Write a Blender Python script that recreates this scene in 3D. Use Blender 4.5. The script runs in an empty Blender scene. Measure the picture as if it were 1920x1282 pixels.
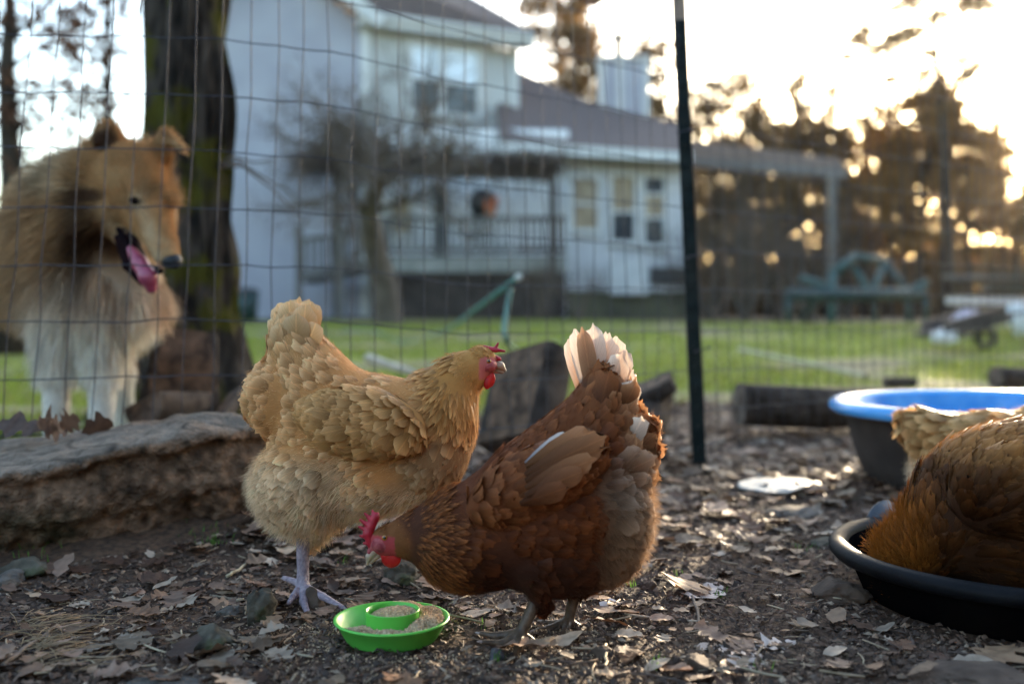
import bpy, math, random
import numpy as np
from mathutils import Vector, Matrix

rng = np.random.default_rng(11)
random.seed(11)
SC = bpy.context.scene
COL = SC.collection

# ------------------------------------------------------------------ camera, sky, sun, exposure
F, CX, HY, H = 1867.0, 960.0, 600.0, 0.38      # focal length and horizon in photo pixels, eye height in metres
cam_data = bpy.data.cameras.new('camera')
cam = bpy.data.objects.new('camera', cam_data)
COL.objects.link(cam)
cam.location = (0, 0, H)
cam.rotation_euler = (math.radians(90), 0, 0)
cam_data.lens = 35.0
cam_data.sensor_width = 36.0
cam_data.shift_y = -(641 - HY) / 1920
cam_data.clip_start = 0.02
cam_data.clip_end = 2000
cam_data.dof.use_dof = True
cam_data.dof.focus_distance = 1.29
cam_data.dof.aperture_fstop = 2.3
SC.camera = cam

SUN_AZ, SUN_EL = math.radians(27.5), math.radians(8.5)
world = bpy.data.worlds.new('World')
SC.world = world
world.use_nodes = True
wn, wl_ = world.node_tree.nodes, world.node_tree.links
sky = wn.new('ShaderNodeTexSky')
sky.sky_type = 'NISHITA'
sky.sun_disc = False
sky.sun_elevation = SUN_EL
sky.sun_rotation = SUN_AZ
sky.air_density = 1.0
sky.dust_density = 1.8
sky.ozone_density = 1.4
bg = wn['Background']
bg.inputs['Strength'].default_value = 0.15
wl_.new(sky.outputs['Color'], bg.inputs['Color'])
sun_data = bpy.data.lights.new('sun', 'SUN')
sun_data.energy = 3.6
sun_data.angle = math.radians(0.5)
sun_data.color = (1.0, 0.80, 0.55)
sun = bpy.data.objects.new('sun', sun_data)
COL.objects.link(sun)
sdir = Vector((math.sin(SUN_AZ) * math.cos(SUN_EL), math.cos(SUN_AZ) * math.cos(SUN_EL), math.sin(SUN_EL)))
sun.rotation_euler = sdir.to_track_quat('Z', 'Y').to_euler()
sun.location = sdir * 50
SC.view_settings.view_transform = 'Standard'
SC.view_settings.look = 'None'
SC.view_settings.gamma = 1.0
SC.view_settings.use_curve_mapping = False
SC.view_settings.exposure = 2.85
SC.render.engine = 'CYCLES'
SC.cycles.use_denoising = True
SC.cycles.max_bounces = 6
SC.cycles.transparent_max_bounces = 6

# ------------------------------------------------------------------ helpers: points, noise
def W(px, py, d):
    """world point that the photo pixel (px, py) shows at distance d"""
    return np.array([(px - CX) / F * d, d, H - (py - HY) / F * d])

def smooth(a, b, x):
    t = np.clip((x - a) / (b - a), 0, 1)
    return t * t * (3 - 2 * t)

def vnoise(P, seed=0):
    P = np.asarray(P, dtype=np.float64)
    i = np.floor(P).astype(np.int64)
    f = P - i
    f = f * f * (3 - 2 * f)
    out = 0
    for dx in (0, 1):
        for dy in (0, 1):
            for dz in (0, 1):
                n = (i[..., 0] + dx) * 374761393 + (i[..., 1] + dy) * 668265263 + (i[..., 2] + dz) * 2147483647 + seed * 974711
                n = (n ^ (n >> 13)) * 1274126177
                n = (n ^ (n >> 16)) & 0xffff
                w = (f[..., 0] if dx else 1 - f[..., 0]) * (f[..., 1] if dy else 1 - f[..., 1]) * (f[..., 2] if dz else 1 - f[..., 2])
                out = out + w * (n / 65535.0)
    return out * 2 - 1

def fbm(P, oct=4, seed=0):
    P = np.asarray(P, dtype=np.float64)
    s, a = 0, 1.0
    for o in range(oct):
        s = s + a * vnoise(P * 2 ** o + o * 17.3, seed + o)
        a *= 0.5
    return s

def norm(v):
    return v / np.maximum(np.linalg.norm(v, axis=-1, keepdims=True), 1e-9)

# ------------------------------------------------------------------ helpers: objects
WLOC = {}
def tag(o, label=None, cat=None, group=None, kind=None):
    if label: o['label'] = label
    if cat: o['category'] = cat
    if group: o['group'] = group
    if kind: o['kind'] = kind
    return o

def thing(name, loc, label, cat, group=None):
    o = bpy.data.objects.new(name, None)
    COL.objects.link(o)
    o.location = [float(c) for c in loc]
    o.empty_display_size = 0.05
    WLOC[o.name] = np.array(loc, dtype=float)
    return tag(o, label, cat, group)

def build(name, V, Fs, mat, parent=None, loc=None, col=None, uv=None, smooth_=True, kind=None):
    """one mesh object; V in world coordinates, Fs a list of (n,3)/(n,4) index arrays or one of them"""
    V = np.asarray(V, dtype=np.float64).reshape(-1, 3)
    if isinstance(Fs, np.ndarray): Fs = [Fs]
    Fs = [np.asarray(f, dtype=np.int64) for f in Fs if len(f)]
    org = WLOC[parent.name] if parent is not None else (np.array(loc, dtype=float) if loc is not None else np.zeros(3))
    own = np.array(loc, dtype=float) if loc is not None else org
    me = bpy.data.meshes.new(name)
    me.vertices.add(len(V))
    me.vertices.foreach_set('co', (V - own).astype(np.float32).ravel())
    loops = np.concatenate([f.ravel() for f in Fs])
    tot = np.concatenate([np.full(len(f), f.shape[1]) for f in Fs])
    start = np.concatenate([[0], np.cumsum(tot)[:-1]])
    me.loops.add(len(loops))
    me.loops.foreach_set('vertex_index', loops.astype(np.int32))
    me.polygons.add(len(tot))
    me.polygons.foreach_set('loop_start', start.astype(np.int32))
    me.polygons.foreach_set('loop_total', tot.astype(np.int32))
    me.polygons.foreach_set('use_smooth', np.full(len(tot), smooth_))
    me.update(calc_edges=True)
    if col is not None:
        c = np.ones((len(V), 4), dtype=np.float32)
        c[:, :3] = col
        a = me.color_attributes.new('Col', 'FLOAT_COLOR', 'POINT')
        a.data.foreach_set('color', c.ravel())
    if uv is not None:
        l = me.uv_layers.new(name='UVMap')
        l.data.foreach_set('uv', np.asarray(uv, dtype=np.float32)[loops].ravel())
    me.materials.append(mat)
    o = bpy.data.objects.new(name, me)
    COL.objects.link(o)
    if parent is not None:
        o.parent = parent
        o.location = own - org
    else:
        o.location = own
    WLOC[o.name] = own
    if kind: o['kind'] = kind
    return o

class MB:
    """collects shapes for one mesh"""
    def __init__(s):
        s.V, s.Q, s.T, s.C, s.n = [], [], [], [], 0
    def add(s, V, q=None, t=None, c=(1, 1, 1)):
        V = np.asarray(V, dtype=float).reshape(-1, 3)
        if q is not None and len(q): s.Q.append(np.asarray(q) + s.n)
        if t is not None and len(t): s.T.append(np.asarray(t) + s.n)
        s.V.append(V)
        s.C.append(np.broadcast_to(np.asarray(c, dtype=float), V.shape))
        s.n += len(V)
        return s
    def box(s, c, size, R=None, col=(1, 1, 1)):
        v = np.array([[x, y, z] for x in (-.5, .5) for y in (-.5, .5) for z in (-.5, .5)]) * np.array(size)
        if R is not None: v = v @ np.asarray(R).T
        return s.add(v + np.array(c), q=[[0, 1, 3, 2], [4, 6, 7, 5], [0, 4, 5, 1], [2, 3, 7, 6], [0, 2, 6, 4], [1, 5, 7, 3]], c=col)
    def beam(s, a, b, w, h, up=(0, 0, 1), col=(1, 1, 1)):
        a, b = np.array(a, float), np.array(b, float)
        d = norm(b - a); u = np.array(up, float)
        if abs(d @ u) > .98: u = np.array([0, 1, 0.])
        x = norm(np.cross(d, u)); u = norm(np.cross(x, d))
        return s.box((a + b) / 2, (w, np.linalg.norm(b - a), h), np.stack([x, d, u], 1), col)
    def quad(s, a, b, c, d, col=(1, 1, 1)):
        return s.add([a, b, c, d], q=[[0, 1, 2, 3]], c=col)
    def slab(s, pts, thick, col=(1, 1, 1)):
        """polygon (3 or 4 corners) given a thickness along its normal"""
        P = np.array(pts, float); n = len(P)
        nn = norm(np.cross(P[1] - P[0], P[2] - P[0])) * thick
        V = np.concatenate([P, P - nn])
        f = [list(range(n)), list(range(2 * n - 1, n - 1, -1))]
        side = [[i, n + i, n + (i + 1) % n, (i + 1) % n] for i in range(n)]
        if n == 4: return s.add(V, q=f + side, c=col)
        return s.add(V, q=side, t=f, c=col)
    def tube(s, pts, r, k=6, cap=True, col=(1, 1, 1)):
        P = np.asarray(pts, float); n = len(P)
        r = np.broadcast_to(np.asarray(r, float), (n,))
        d = norm(np.gradient(P, axis=0))
        ref = np.array([0, 0, 1.]) if abs(d[0, 2]) < .9 else np.array([1., 0, 0])
        x = norm(np.cross(d, ref)); y = np.cross(d, x)
        a = np.linspace(0, 2 * np.pi, k, endpoint=False)
        V = P[:, None] + r[:, None, None] * (np.cos(a)[None, :, None] * x[:, None] + np.sin(a)[None, :, None] * y[:, None])
        i = np.arange(n - 1)[:, None]; j = np.arange(k)[None]; j2 = (j + 1) % k
        q = np.stack([i * k + j, i * k + j2, (i + 1) * k + j2, (i + 1) * k + j], -1).reshape(-1, 4)
        V = V.reshape(-1, 3); t = []
        if cap:
            V = np.concatenate([V, P[:1], P[-1:]])
            for jj in range(k):
                t.append([n * k, (jj + 1) % k, jj]); t.append([n * k + 1, (n - 1) * k + jj, (n - 1) * k + (jj + 1) % k])
        return s.add(V, q=q, t=t, c=col)
    def lathe(s, prof, c=(0, 0, 0), k=64, col=(1, 1, 1)):
        P = np.asarray(prof, float); n = len(P)
        a = np.linspace(0, 2 * np.pi, k, endpoint=False)
        V = np.stack([P[:, None, 0] * np.cos(a), P[:, None, 0] * np.sin(a), np.broadcast_to(P[:, None, 1], (n, k))], -1)
        i = np.arange(n - 1)[:, None]; j = np.arange(k)[None]; j2 = (j + 1) % k
        q = np.stack([i * k + j, i * k + j2, (i + 1) * k + j2, (i + 1) * k + j], -1).reshape(-1, 4)
        return s.add(V.reshape(-1, 3) + np.array(c), q=q, c=col)
    def build(s, name, mat, parent=None, loc=None, smooth_=False, kind=None, col=False):
        Fs = [np.concatenate(x) for x in (s.Q, s.T) if x]
        return build(name, np.concatenate(s.V), Fs, mat, parent, loc, np.concatenate(s.C) if col else None, None, smooth_, kind)

def dup_tree(o, parent=None):
    c = o.copy(); COL.objects.link(c); c.parent = parent
    WLOC[c.name] = WLOC.get(o.name, np.zeros(3))
    for ch in list(o.children): dup_tree(ch, c)
    return c

# ------------------------------------------------------------------ materials
def mat(name, c1, c2=None, scale=8.0, rough=0.6, bump=0.0, bscale=40.0, spec=0.4, metal=0.0, attr=False, trans=0.0,
        stretch=(1, 1, 1), vor=0.0, vscale=30.0, detail=6.0, lo=0.35, hi=0.65, coat=0.0, bdist=0.002, spots=None, rvar=0.0):
    m = bpy.data.materials.new(name); m.use_nodes = True
    n, l = m.node_tree.nodes, m.node_tree.links
    b = n['Principled BSDF']
    tc = n.new('ShaderNodeTexCoord'); mp = n.new('ShaderNodeMapping'); mp.inputs['Scale'].default_value = stretch
    l.new(tc.outputs['Object'], mp.inputs['Vector'])
    nz = n.new('ShaderNodeTexNoise'); nz.inputs['Scale'].default_value = scale; nz.inputs['Detail'].default_value = detail
    l.new(mp.outputs['Vector'], nz.inputs['Vector'])
    rp = n.new('ShaderNodeValToRGB')
    rp.color_ramp.elements[0].position = lo; rp.color_ramp.elements[1].position = hi
    c2 = c2 or c1
    rp.color_ramp.elements[0].color = (*c1, 1); rp.color_ramp.elements[1].color = (*c2, 1)
    l.new(nz.outputs['Fac'], rp.inputs['Fac'])
    out = rp.outputs['Color']
    if spots:
        sc, th, sc_col = spots
        n2 = n.new('ShaderNodeTexNoise'); n2.inputs['Scale'].default_value = sc; n2.inputs['Detail'].default_value = 5
        l.new(tc.outputs['Object'], n2.inputs['Vector'])
        r2 = n.new('ShaderNodeValToRGB'); r2.color_ramp.elements[0].position = th; r2.color_ramp.elements[1].position = th + .09
        l.new(n2.outputs['Fac'], r2.inputs['Fac'])
        mx = n.new('ShaderNodeMix'); mx.data_type = 'RGBA'
        l.new(r2.outputs['Color'], mx.inputs['Factor']); l.new(out, mx.inputs['A']); mx.inputs['B'].default_value = (*sc_col, 1)
        out = mx.outputs['Result']
    if attr:
        at = n.new('ShaderNodeAttribute'); at.attribute_name = 'Col'
        mx = n.new('ShaderNodeMix'); mx.data_type = 'RGBA'; mx.blend_type = 'MULTIPLY'; mx.inputs['Factor'].default_value = 1
        l.new(at.outputs['Color'], mx.inputs['A']); l.new(out, mx.inputs['B'])
        out = mx.outputs['Result']
    if rvar:
        oi = n.new('ShaderNodeObjectInfo'); hv = n.new('ShaderNodeHueSaturation')
        mr = n.new('ShaderNodeMapRange'); mr.inputs['To Min'].default_value = 1 - rvar; mr.inputs['To Max'].default_value = 1 + rvar
        l.new(oi.outputs['Random'], mr.inputs['Value']); l.new(mr.outputs['Result'], hv.inputs['Value']); l.new(out, hv.inputs['Color'])
        out = hv.outputs['Color']
    l.new(out, b.inputs['Base Color'])
    b.inputs['Roughness'].default_value = rough
    b.inputs['Specular IOR Level'].default_value = spec
    b.inputs['Metallic'].default_value = metal
    b.inputs['Coat Weight'].default_value = coat
    if bump or vor:
        src = None
        if bump:
            nb = n.new('ShaderNodeTexNoise'); nb.inputs['Scale'].default_value = bscale; nb.inputs['Detail'].default_value = 8; nb.inputs['Roughness'].default_value = .65
            l.new(mp.outputs['Vector'], nb.inputs['Vector'])
            src = nb.outputs['Fac']
        if vor:
            vb = n.new('ShaderNodeTexVoronoi'); vb.inputs['Scale'].default_value = vscale
            l.new(mp.outputs['Vector'], vb.inputs['Vector'])
            if src is not None:
                ad = n.new('ShaderNodeMath'); ad.operation = 'MULTIPLY_ADD'; ad.inputs[1].default_value = vor
                l.new(vb.outputs['Distance'], ad.inputs[0]); l.new(src, ad.inputs[2]); src = ad.outputs[0]
            else: src = vb.outputs['Distance']
        bp = n.new('ShaderNodeBump'); bp.inputs['Strength'].default_value = bump or vor; bp.inputs['Distance'].default_value = bdist
        l.new(src, bp.inputs['Height']); l.new(bp.outputs['Normal'], b.inputs['Normal'])
    if trans:
        tr = n.new('ShaderNodeBsdfTranslucent'); ms = n.new('ShaderNodeMixShader'); ms.inputs[0].default_value = trans
        l.new(out, tr.inputs['Color']); l.new(b.outputs[0], ms.inputs[1]); l.new(tr.outputs[0], ms.inputs[2])
        l.new(ms.outputs[0], n['Material Output'].inputs['Surface'])
    return m

def feather_mat(name, trans=0.25, rough=0.5):
    m = bpy.data.materials.new(name); m.use_nodes = True
    n, l = m.node_tree.nodes, m.node_tree.links
    b = n['Principled BSDF']
    at = n.new('ShaderNodeAttribute'); at.attribute_name = 'Col'
    uv = n.new('ShaderNodeUVMap'); uv.uv_map = 'UVMap'
    sp = n.new('ShaderNodeSeparateXYZ'); l.new(uv.outputs['UV'], sp.inputs[0])
    def math_(op, a, bb=None, c=None):
        k = n.new('ShaderNodeMath'); k.operation = op
        for i, x in enumerate((a, bb, c)):
            if x is None: continue
            if isinstance(x, (int, float)): k.inputs[i].default_value = x
            else: l.new(x, k.inputs[i])
        return k.outputs[0]
    au = math_('ABSOLUTE', math_('SUBTRACT', sp.outputs['X'], 0.5))
    ph = math_('MULTIPLY_ADD', au, -0.9, sp.outputs['Y'])
    nz = n.new('ShaderNodeTexNoise'); nz.noise_dimensions = '1D'; nz.inputs['Scale'].default_value = 38; nz.inputs['Detail'].default_value = 3
    l.new(ph, nz.inputs['W'])
    barb = math_('MULTIPLY_ADD', nz.outputs['Fac'], 0.7, 0.65)
    shaft = math_('MULTIPLY_ADD', math_('LESS_THAN', au, 0.035), 0.22, 1.0)
    tot = math_('MULTIPLY', barb, shaft)
    mx = n.new('ShaderNodeVectorMath'); mx.operation = 'SCALE'
    l.new(at.outputs['Color'], mx.inputs[0]); l.new(tot, mx.inputs['Scale'])
    l.new(mx.outputs[0], b.inputs['Base Color'])
    b.inputs['Roughness'].default_value = rough
    b.inputs['Specular IOR Level'].default_value = 0.15
    bp = n.new('ShaderNodeBump'); bp.inputs['Strength'].default_value = .35; bp.inputs['Distance'].default_value = .001
    l.new(nz.outputs['Fac'], bp.inputs['Height']); l.new(bp.outputs['Normal'], b.inputs['Normal'])
    tr = n.new('ShaderNodeBsdfTranslucent'); ms = n.new('ShaderNodeMixShader'); ms.inputs[0].default_value = trans
    l.new(mx.outputs[0], tr.inputs['Color']); l.new(b.outputs[0], ms.inputs[1]); l.new(tr.outputs[0], ms.inputs[2])
    l.new(ms.outputs[0], n['Material Output'].inputs['Surface'])
    return m

def hair_mat(name, trans=0.3):
    m = bpy.data.materials.new(name); m.use_nodes = True
    n, l = m.node_tree.nodes, m.node_tree.links
    b = n['Principled BSDF']
    at = n.new('ShaderNodeAttribute'); at.attribute_name = 'Col'
    l.new(at.outputs['Color'], b.inputs['Base Color'])
    b.inputs['Roughness'].default_value = .55; b.inputs['Specular IOR Level'].default_value = .12
    tr = n.new('ShaderNodeBsdfTranslucent'); ms = n.new('ShaderNodeMixShader'); ms.inputs[0].default_value = trans
    l.new(at.outputs['Color'], tr.inputs['Color']); l.new(b.outputs[0], ms.inputs[1]); l.new(tr.outputs[0], ms.inputs[2])
    l.new(ms.outputs[0], n['Material Output'].inputs['Surface'])
    return m

M_FEATHER = feather_mat('feather')
M_HAIR = hair_mat('fur')
M_SKIN = mat('under_down', (1, 1, 1), (.85, .85, .85), 60, .8, .4, 120, attr=True, spec=.2)

# ------------------------------------------------------------------ surfaces from distance fields
def surface_nets(f, lo, hi, h):
    lo, hi = np.array(lo, float), np.array(hi, float)
    ax = [np.arange(lo[i], hi[i] + h, h) for i in range(3)]
    n = [len(a) for a in ax]
    G = np.stack(np.meshgrid(*ax, indexing='ij'), -1)
    V = np.concatenate([f(g.reshape(-1, 3)) for g in np.array_split(G, max(1, G.size // 600000), axis=0)]).reshape(n)
    ins = V < 0
    c = np.zeros([k - 1 for k in n], int)
    sl = lambda o, k: slice(o, k - 1 + o)
    for o in np.ndindex(2, 2, 2): c += ins[sl(o[0], n[0]), sl(o[1], n[1]), sl(o[2], n[2])]
    act = (c > 0) & (c < 8)
    ids = np.full(act.shape, -1); ids[act] = np.arange(act.sum())
    I = np.argwhere(act)
    acc = np.zeros((len(I), 3)); cnt = np.zeros(len(I))
    cor = [np.array(o) for o in np.ndindex(2, 2, 2)]
    for a in cor:
        for axn in range(3):
            if a[axn]: continue
            b = a.copy(); b[axn] = 1
            va = V[tuple((I + a).T)]; vb = V[tuple((I + b).T)]
            m = (va < 0) != (vb < 0)
            t = np.where(m, va / np.where(m, va - vb, 1), 0)
            p = a + (b - a) * t[:, None]
            acc[m] += p[m]; cnt[m] += 1
    P = lo + (I + acc / cnt[:, None]) * h
    quads = []
    for axn in range(3):
        o1, o2 = (axn + 1) % 3, (axn + 2) % 3
        s0 = [slice(None)] * 3; s1 = [slice(None)] * 3
        s0[axn] = slice(0, n[axn] - 1); s1[axn] = slice(1, n[axn])
        A, B = ins[tuple(s0)], ins[tuple(s1)]
        E = np.argwhere(A != B)
        E = E[(E[:, o1] > 0) & (E[:, o2] > 0) & (E[:, o1] < n[o1] - 1) & (E[:, o2] < n[o2] - 1)]
        if not len(E): continue
        u = np.zeros(3, int); u[o1] = 1; v = np.zeros(3, int); v[o2] = 1
        q = np.stack([ids[tuple((E - u - v).T)], ids[tuple((E - v).T)], ids[tuple(E.T)], ids[tuple((E - u).T)]], 1)
        flip = ~A[tuple(E.T)]
        q[flip] = q[flip][:, ::-1]
        quads.append(q[(q >= 0).all(1)])
    return P, np.concatenate(quads)

def cone_sdf(P, a, b, ra, rb):
    a, b = np.array(a, float), np.array(b, float); d = b - a
    t = np.clip(((P - a) @ d) / max(d @ d, 1e-9), 0, 1)
    return np.linalg.norm(P - a - t[:, None] * d, axis=1) - (ra + (rb - ra) * t)

def ell_sdf(P, c, r, rot=0.0):
    q = P - np.array(c, float)
    if rot:
        cs, sn = math.cos(rot), math.sin(rot)
        q = np.stack([q[:, 0] * cs + q[:, 1] * sn, -q[:, 0] * sn + q[:, 1] * cs, q[:, 2]], 1)
    r = np.array(r, float)
    k0 = np.linalg.norm(q / r, axis=1); k1 = np.linalg.norm(q / r ** 2, axis=1)
    return k0 * (k0 - 1) / np.maximum(k1, 1e-9)

def smin(a, b, k):
    h = np.clip(.5 + .5 * (b - a) / k, 0, 1)
    return b * (1 - h) + a * h - k * h * (1 - h)

class Creature:
    """an animal laid out in side-view units: (across, down, away), one unit = z0/F metres, with the photo's pixels as a scale"""
    def __init__(s, z0):
        s.z0, s.k, s.prims = z0, z0 / F, []
    def I(s, px, py, w=0.0):
        q = (s.z0 + w * s.k) / s.z0
        return np.array([CX + (px - CX) * q, HY + (py - HY) * q, w])
    def ground(s): return HY + H * F / s.z0
    def cone(s, a, b, ra, rb, k=14, tagn='body'):
        s.prims.append(('c', s.I(*a), s.I(*b), ra, rb, k, tagn)); return s
    def ell(s, c, r, rot=0, k=14, tagn='body'):
        s.prims.append(('e', s.I(*c), np.array(r, float), math.radians(rot), None, k, tagn)); return s
    def one(s, p, P):
        return cone_sdf(P, p[1], p[2], p[3], p[4]) if p[0] == 'c' else ell_sdf(P, p[1], p[2], p[3])
    def sdf(s, P, only=None):
        d = None
        for p in s.prims:
            if only and p[6] not in only: continue
            e = s.one(p, P)
            d = e if d is None else smin(d, e, p[5])
        return d
    def nearest(s, P):
        D = np.stack([s.one(p, P) for p in s.prims], 1)
        return D.argmin(1)
    def normal(s, P, e=1.5):
        g = np.stack([s.sdf(P + np.eye(3)[i] * e) - s.sdf(P - np.eye(3)[i] * e) for i in range(3)], 1)
        return norm(g)
    def front(s, px, py):
        """depth of the surface nearest the camera at (px, py)"""
        w = np.linspace(-220, 160, 381); P = np.stack([s.I(px, py, x) for x in w])
        i = np.argmax(s.sdf(P) < 0); return float(w[i])
    def to_world(s, P):
        P = np.asarray(P, float)
        return np.stack([(P[..., 0] - CX) * s.k, s.z0 + P[..., 2] * s.k, H - (P[..., 1] - HY) * s.k], -1)
    def dirw(s, D):
        return np.stack([D[..., 0], D[..., 2], -D[..., 1]], -1)
    def mesh(s, lo, hi, h, only=None):
        P, q = surface_nets(lambda x: s.sdf(x, only), lo, hi, h)
        return P, q[:, ::-1] if s.flip() else q
    def flip(s): return False
    def sample(s, P, q, spacing_fn, n, seed=3):
        """blue-noise-like points on the surface, spacing given per point"""
        g = np.random.default_rng(seed)
        t = np.concatenate([q[:, [0, 1, 2]], q[:, [0, 2, 3]]])
        A, B, Cc = P[t[:, 0]], P[t[:, 1]], P[t[:, 2]]
        ar = np.linalg.norm(np.cross(B - A, Cc - A), axis=1)
        cen = (A + B + Cc) / 3
        wgt = ar / spacing_fn(cen) ** 2
        f = g.choice(len(t), n, p=wgt / wgt.sum())
        r1, r2 = np.sqrt(g.random(n)), g.random(n)
        S = A[f] * (1 - r1)[:, None] + B[f] * (r1 * (1 - r2))[:, None] + Cc[f] * (r1 * r2)[:, None]
        sp = spacing_fn(S)
        cell = sp.max() if len(sp) else 1
        grid, keep = {}, []
        keys = np.floor(S / cell).astype(int)
        for i in range(n):
            kx, ky, kz = keys[i]; ok = True; p = S[i]; r = sp[i] ** 2
            for dx in (-1, 0, 1):
                for dy in (-1, 0, 1):
                    for dz in (-1, 0, 1):
                        for j in grid.get((kx + dx, ky + dy, kz + dz), ()):
                            e = S[j] - p
                            if e[0] * e[0] + e[1] * e[1] + e[2] * e[2] < r: ok = False; break
                        if not ok: break
                    if not ok: break
                if not ok: break
            if ok:
                keep.append(i); grid.setdefault((kx, ky, kz), []).append(i)
        return S[keep]
    def rand_points(s, P, q, weight_fn, n, seed=5):
        g = np.random.default_rng(seed)
        t = np.concatenate([q[:, [0, 1, 2]], q[:, [0, 2, 3]]])
        A, B, Cc = P[t[:, 0]], P[t[:, 1]], P[t[:, 2]]
        ar = np.linalg.norm(np.cross(B - A, Cc - A), axis=1) * weight_fn((A + B + Cc) / 3)
        f = g.choice(len(t), n, p=ar / ar.sum())
        r1, r2 = np.sqrt(g.random(n)), g.random(n)
        return A[f] * (1 - r1)[:, None] + B[f] * (r1 * (1 - r2))[:, None] + Cc[f] * (r1 * r2)[:, None]

def flow_field(anchors):
    A = np.array(anchors, float)
    if A.shape[1] == 4: A = np.concatenate([A, np.zeros((len(A), 1))], 1)
    def f(P):
        d2 = ((P[:, None, :2] - A[None, :, :2]) ** 2).sum(-1) + 200
        w = d2 ** -1.5
        D = (w[:, :, None] * norm(A[None, :, 2:5])).sum(1)
        return norm(D)
    return f

FV = np.array([0, .2, .42, .66, .85, .95, 1.0])
FU = np.array([-1, -.5, 0, .5, 1])
F_ROUND = np.array([.35, .8, 1.0, 1.0, .84, .58, .22])
F_POINT = np.array([.5, .9, .9, .7, .45, .25, .06])
def feathers(cr, p, n, d, L, Wd, lift, droop, col, tipcol, pointed, name, parent, seed=1, shape=None, mat_=None, twist=0.13, cup=.11):
    """one mesh of many feathers; p, n, d in creature units"""
    g = np.random.default_rng(seed); N = len(p)
    d = norm(d - (d * n).sum(1, keepdims=True) * n + 1e-6)
    d = norm(d + twist * np.cross(n, d) * g.normal(size=(N, 1)))
    sd = np.cross(n, d)
    nv, nu = len(FV), len(FU)
    prof = np.where(np.asarray(pointed)[:, None] > .5, F_POINT[None], F_ROUND[None]) if shape is None else np.broadcast_to(shape, (N, nv))
    lift = lift * (1 + .35 * g.normal(size=N)); roll = g.normal(size=N) * .09
    v = FV[None, :, None]; u = FU[None, None, :]
    vv = v - .05 * (u ** 2) * (v > .5) * (v - .5) * 2
    along = L[:, None, None] * vv
    ragged = (.4 if N == 1 else 1) * g.normal(size=(N, nv, nu)) * np.array([0, .02, .04, .07, .10, .14, .18][:nv])[None, :, None]
    side = (Wd / 2)[:, None, None] * prof[:, :, None] * u * (1 + ragged)
    along = along * (1 + .35 * ragged)
    up = L[:, None, None] * (lift[:, None, None] * v - droop[:, None, None] * v * v) - cup * Wd[:, None, None] * prof[:, :, None] * u ** 2 + roll[:, None, None] * side - 1.0
    V = p[:, None, None] + along[..., None] * d[:, None, None] + side[..., None] * sd[:, None, None] + up[..., None] * n[:, None, None]
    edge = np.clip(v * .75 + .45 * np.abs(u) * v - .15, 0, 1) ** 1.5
    br = (.36 + .74 * np.minimum(v * 1.2, 1)) * np.ones_like(u)  # darker feather bases paint shade into the gaps between feathers
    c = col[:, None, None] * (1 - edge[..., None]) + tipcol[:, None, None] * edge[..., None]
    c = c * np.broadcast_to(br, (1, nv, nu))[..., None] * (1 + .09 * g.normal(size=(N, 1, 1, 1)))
    V = cr.to_world(V.reshape(-1, 3)); c = np.clip(c.reshape(-1, 3), .002, .95)
    base = np.array([[i * nu + j, i * nu + j + 1, (i + 1) * nu + j + 1, (i + 1) * nu + j] for i in range(nv - 1) for j in range(nu - 1)])
    q = (base[None] + (np.arange(N) * nv * nu)[:, None, None]).reshape(-1, 4)
    uv = np.broadcast_to(np.stack([np.broadcast_to(FU[None] * .5 + .5, (nv, nu)), np.broadcast_to(FV[:, None], (nv, nu))], -1)[None], (N, nv, nu, 2)).reshape(-1, 2)
    return build(name, V, q, mat_ or M_FEATHER, parent, col=c, uv=uv)

def strands(name, cr, p, n, d, L, r, col, parent, curl=.25, droop=0.0, npts=5, seed=2, rise=.4, mat_=None, kind=None):
    """hair curves from p (creature units) along d, lifted off along n"""
    g = np.random.default_rng(seed); N = len(p)
    dirn = norm(d + rise * n + curl * g.normal(size=(N, 3)))
    bend = curl * g.normal(size=(N, 3)) * .6 - rise * .5 * n
    t = np.linspace(0, 1, npts)[None, :, None]
    Q = p[:, None] + L[:, None, None] * (dirn[:, None] * t + bend[:, None] * t * t * .5)
    Q[..., 1] += droop * L[:, None] * (t[..., 0] ** 2)
    Wd = cr.to_world(Q) - WLOC[parent.name]
    hc = bpy.data.hair_curves.new(name)
    hc.add_curves([npts] * N)
    hc.position_data.foreach_set('vector', Wd.astype(np.float32).ravel())
    ra = hc.attributes.get('radius') or hc.attributes.new('radius', 'FLOAT', 'POINT')
    rr = (r * cr.k)[:, None] * (1 - .8 * np.linspace(0, 1, npts))[None]
    ra.data.foreach_set('value', rr.astype(np.float32).ravel())
    ca = hc.attributes.new('Col', 'FLOAT_COLOR', 'CURVE')
    c4 = np.ones((N, 4), np.float32); c4[:, :3] = np.clip(col, .002, .95)
    ca.data.foreach_set('color', c4.ravel())
    hc.materials.append(mat_ or M_HAIR)
    o = bpy.data.objects.new(name, hc); COL.objects.link(o)
    o.parent = parent; WLOC[o.name] = WLOC[parent.name]
    if kind: o['kind'] = kind
    return o

# ================================================================== THE SETTING
def gz(x, y, micro=True):
    """height of the ground"""
    x = np.asarray(x, float); y = np.asarray(y, float)
    z = .05 * smooth(1.38, 1.85, y) * smooth(-.08, -.38, x) * (1 - smooth(3, 5, y))
    z = z + .43 * smooth(4, 22, y)
    P = np.stack(np.broadcast_arrays(x, y, 0 * x), -1)
    near = 1 - smooth(3.2, 6, y)
    z = z + .006 * vnoise(P * 3.1, 5) * smooth(.8, 1.6, y) + .03 * vnoise(P * .35, 9) * smooth(5, 12, y)
    if micro:
        z = z + near * (.0035 * vnoise(P * 28, 3) + .0030 * np.abs(vnoise(P * 62, 4)) + .002 * vnoise(P * 120, 8))
    return z

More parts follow.
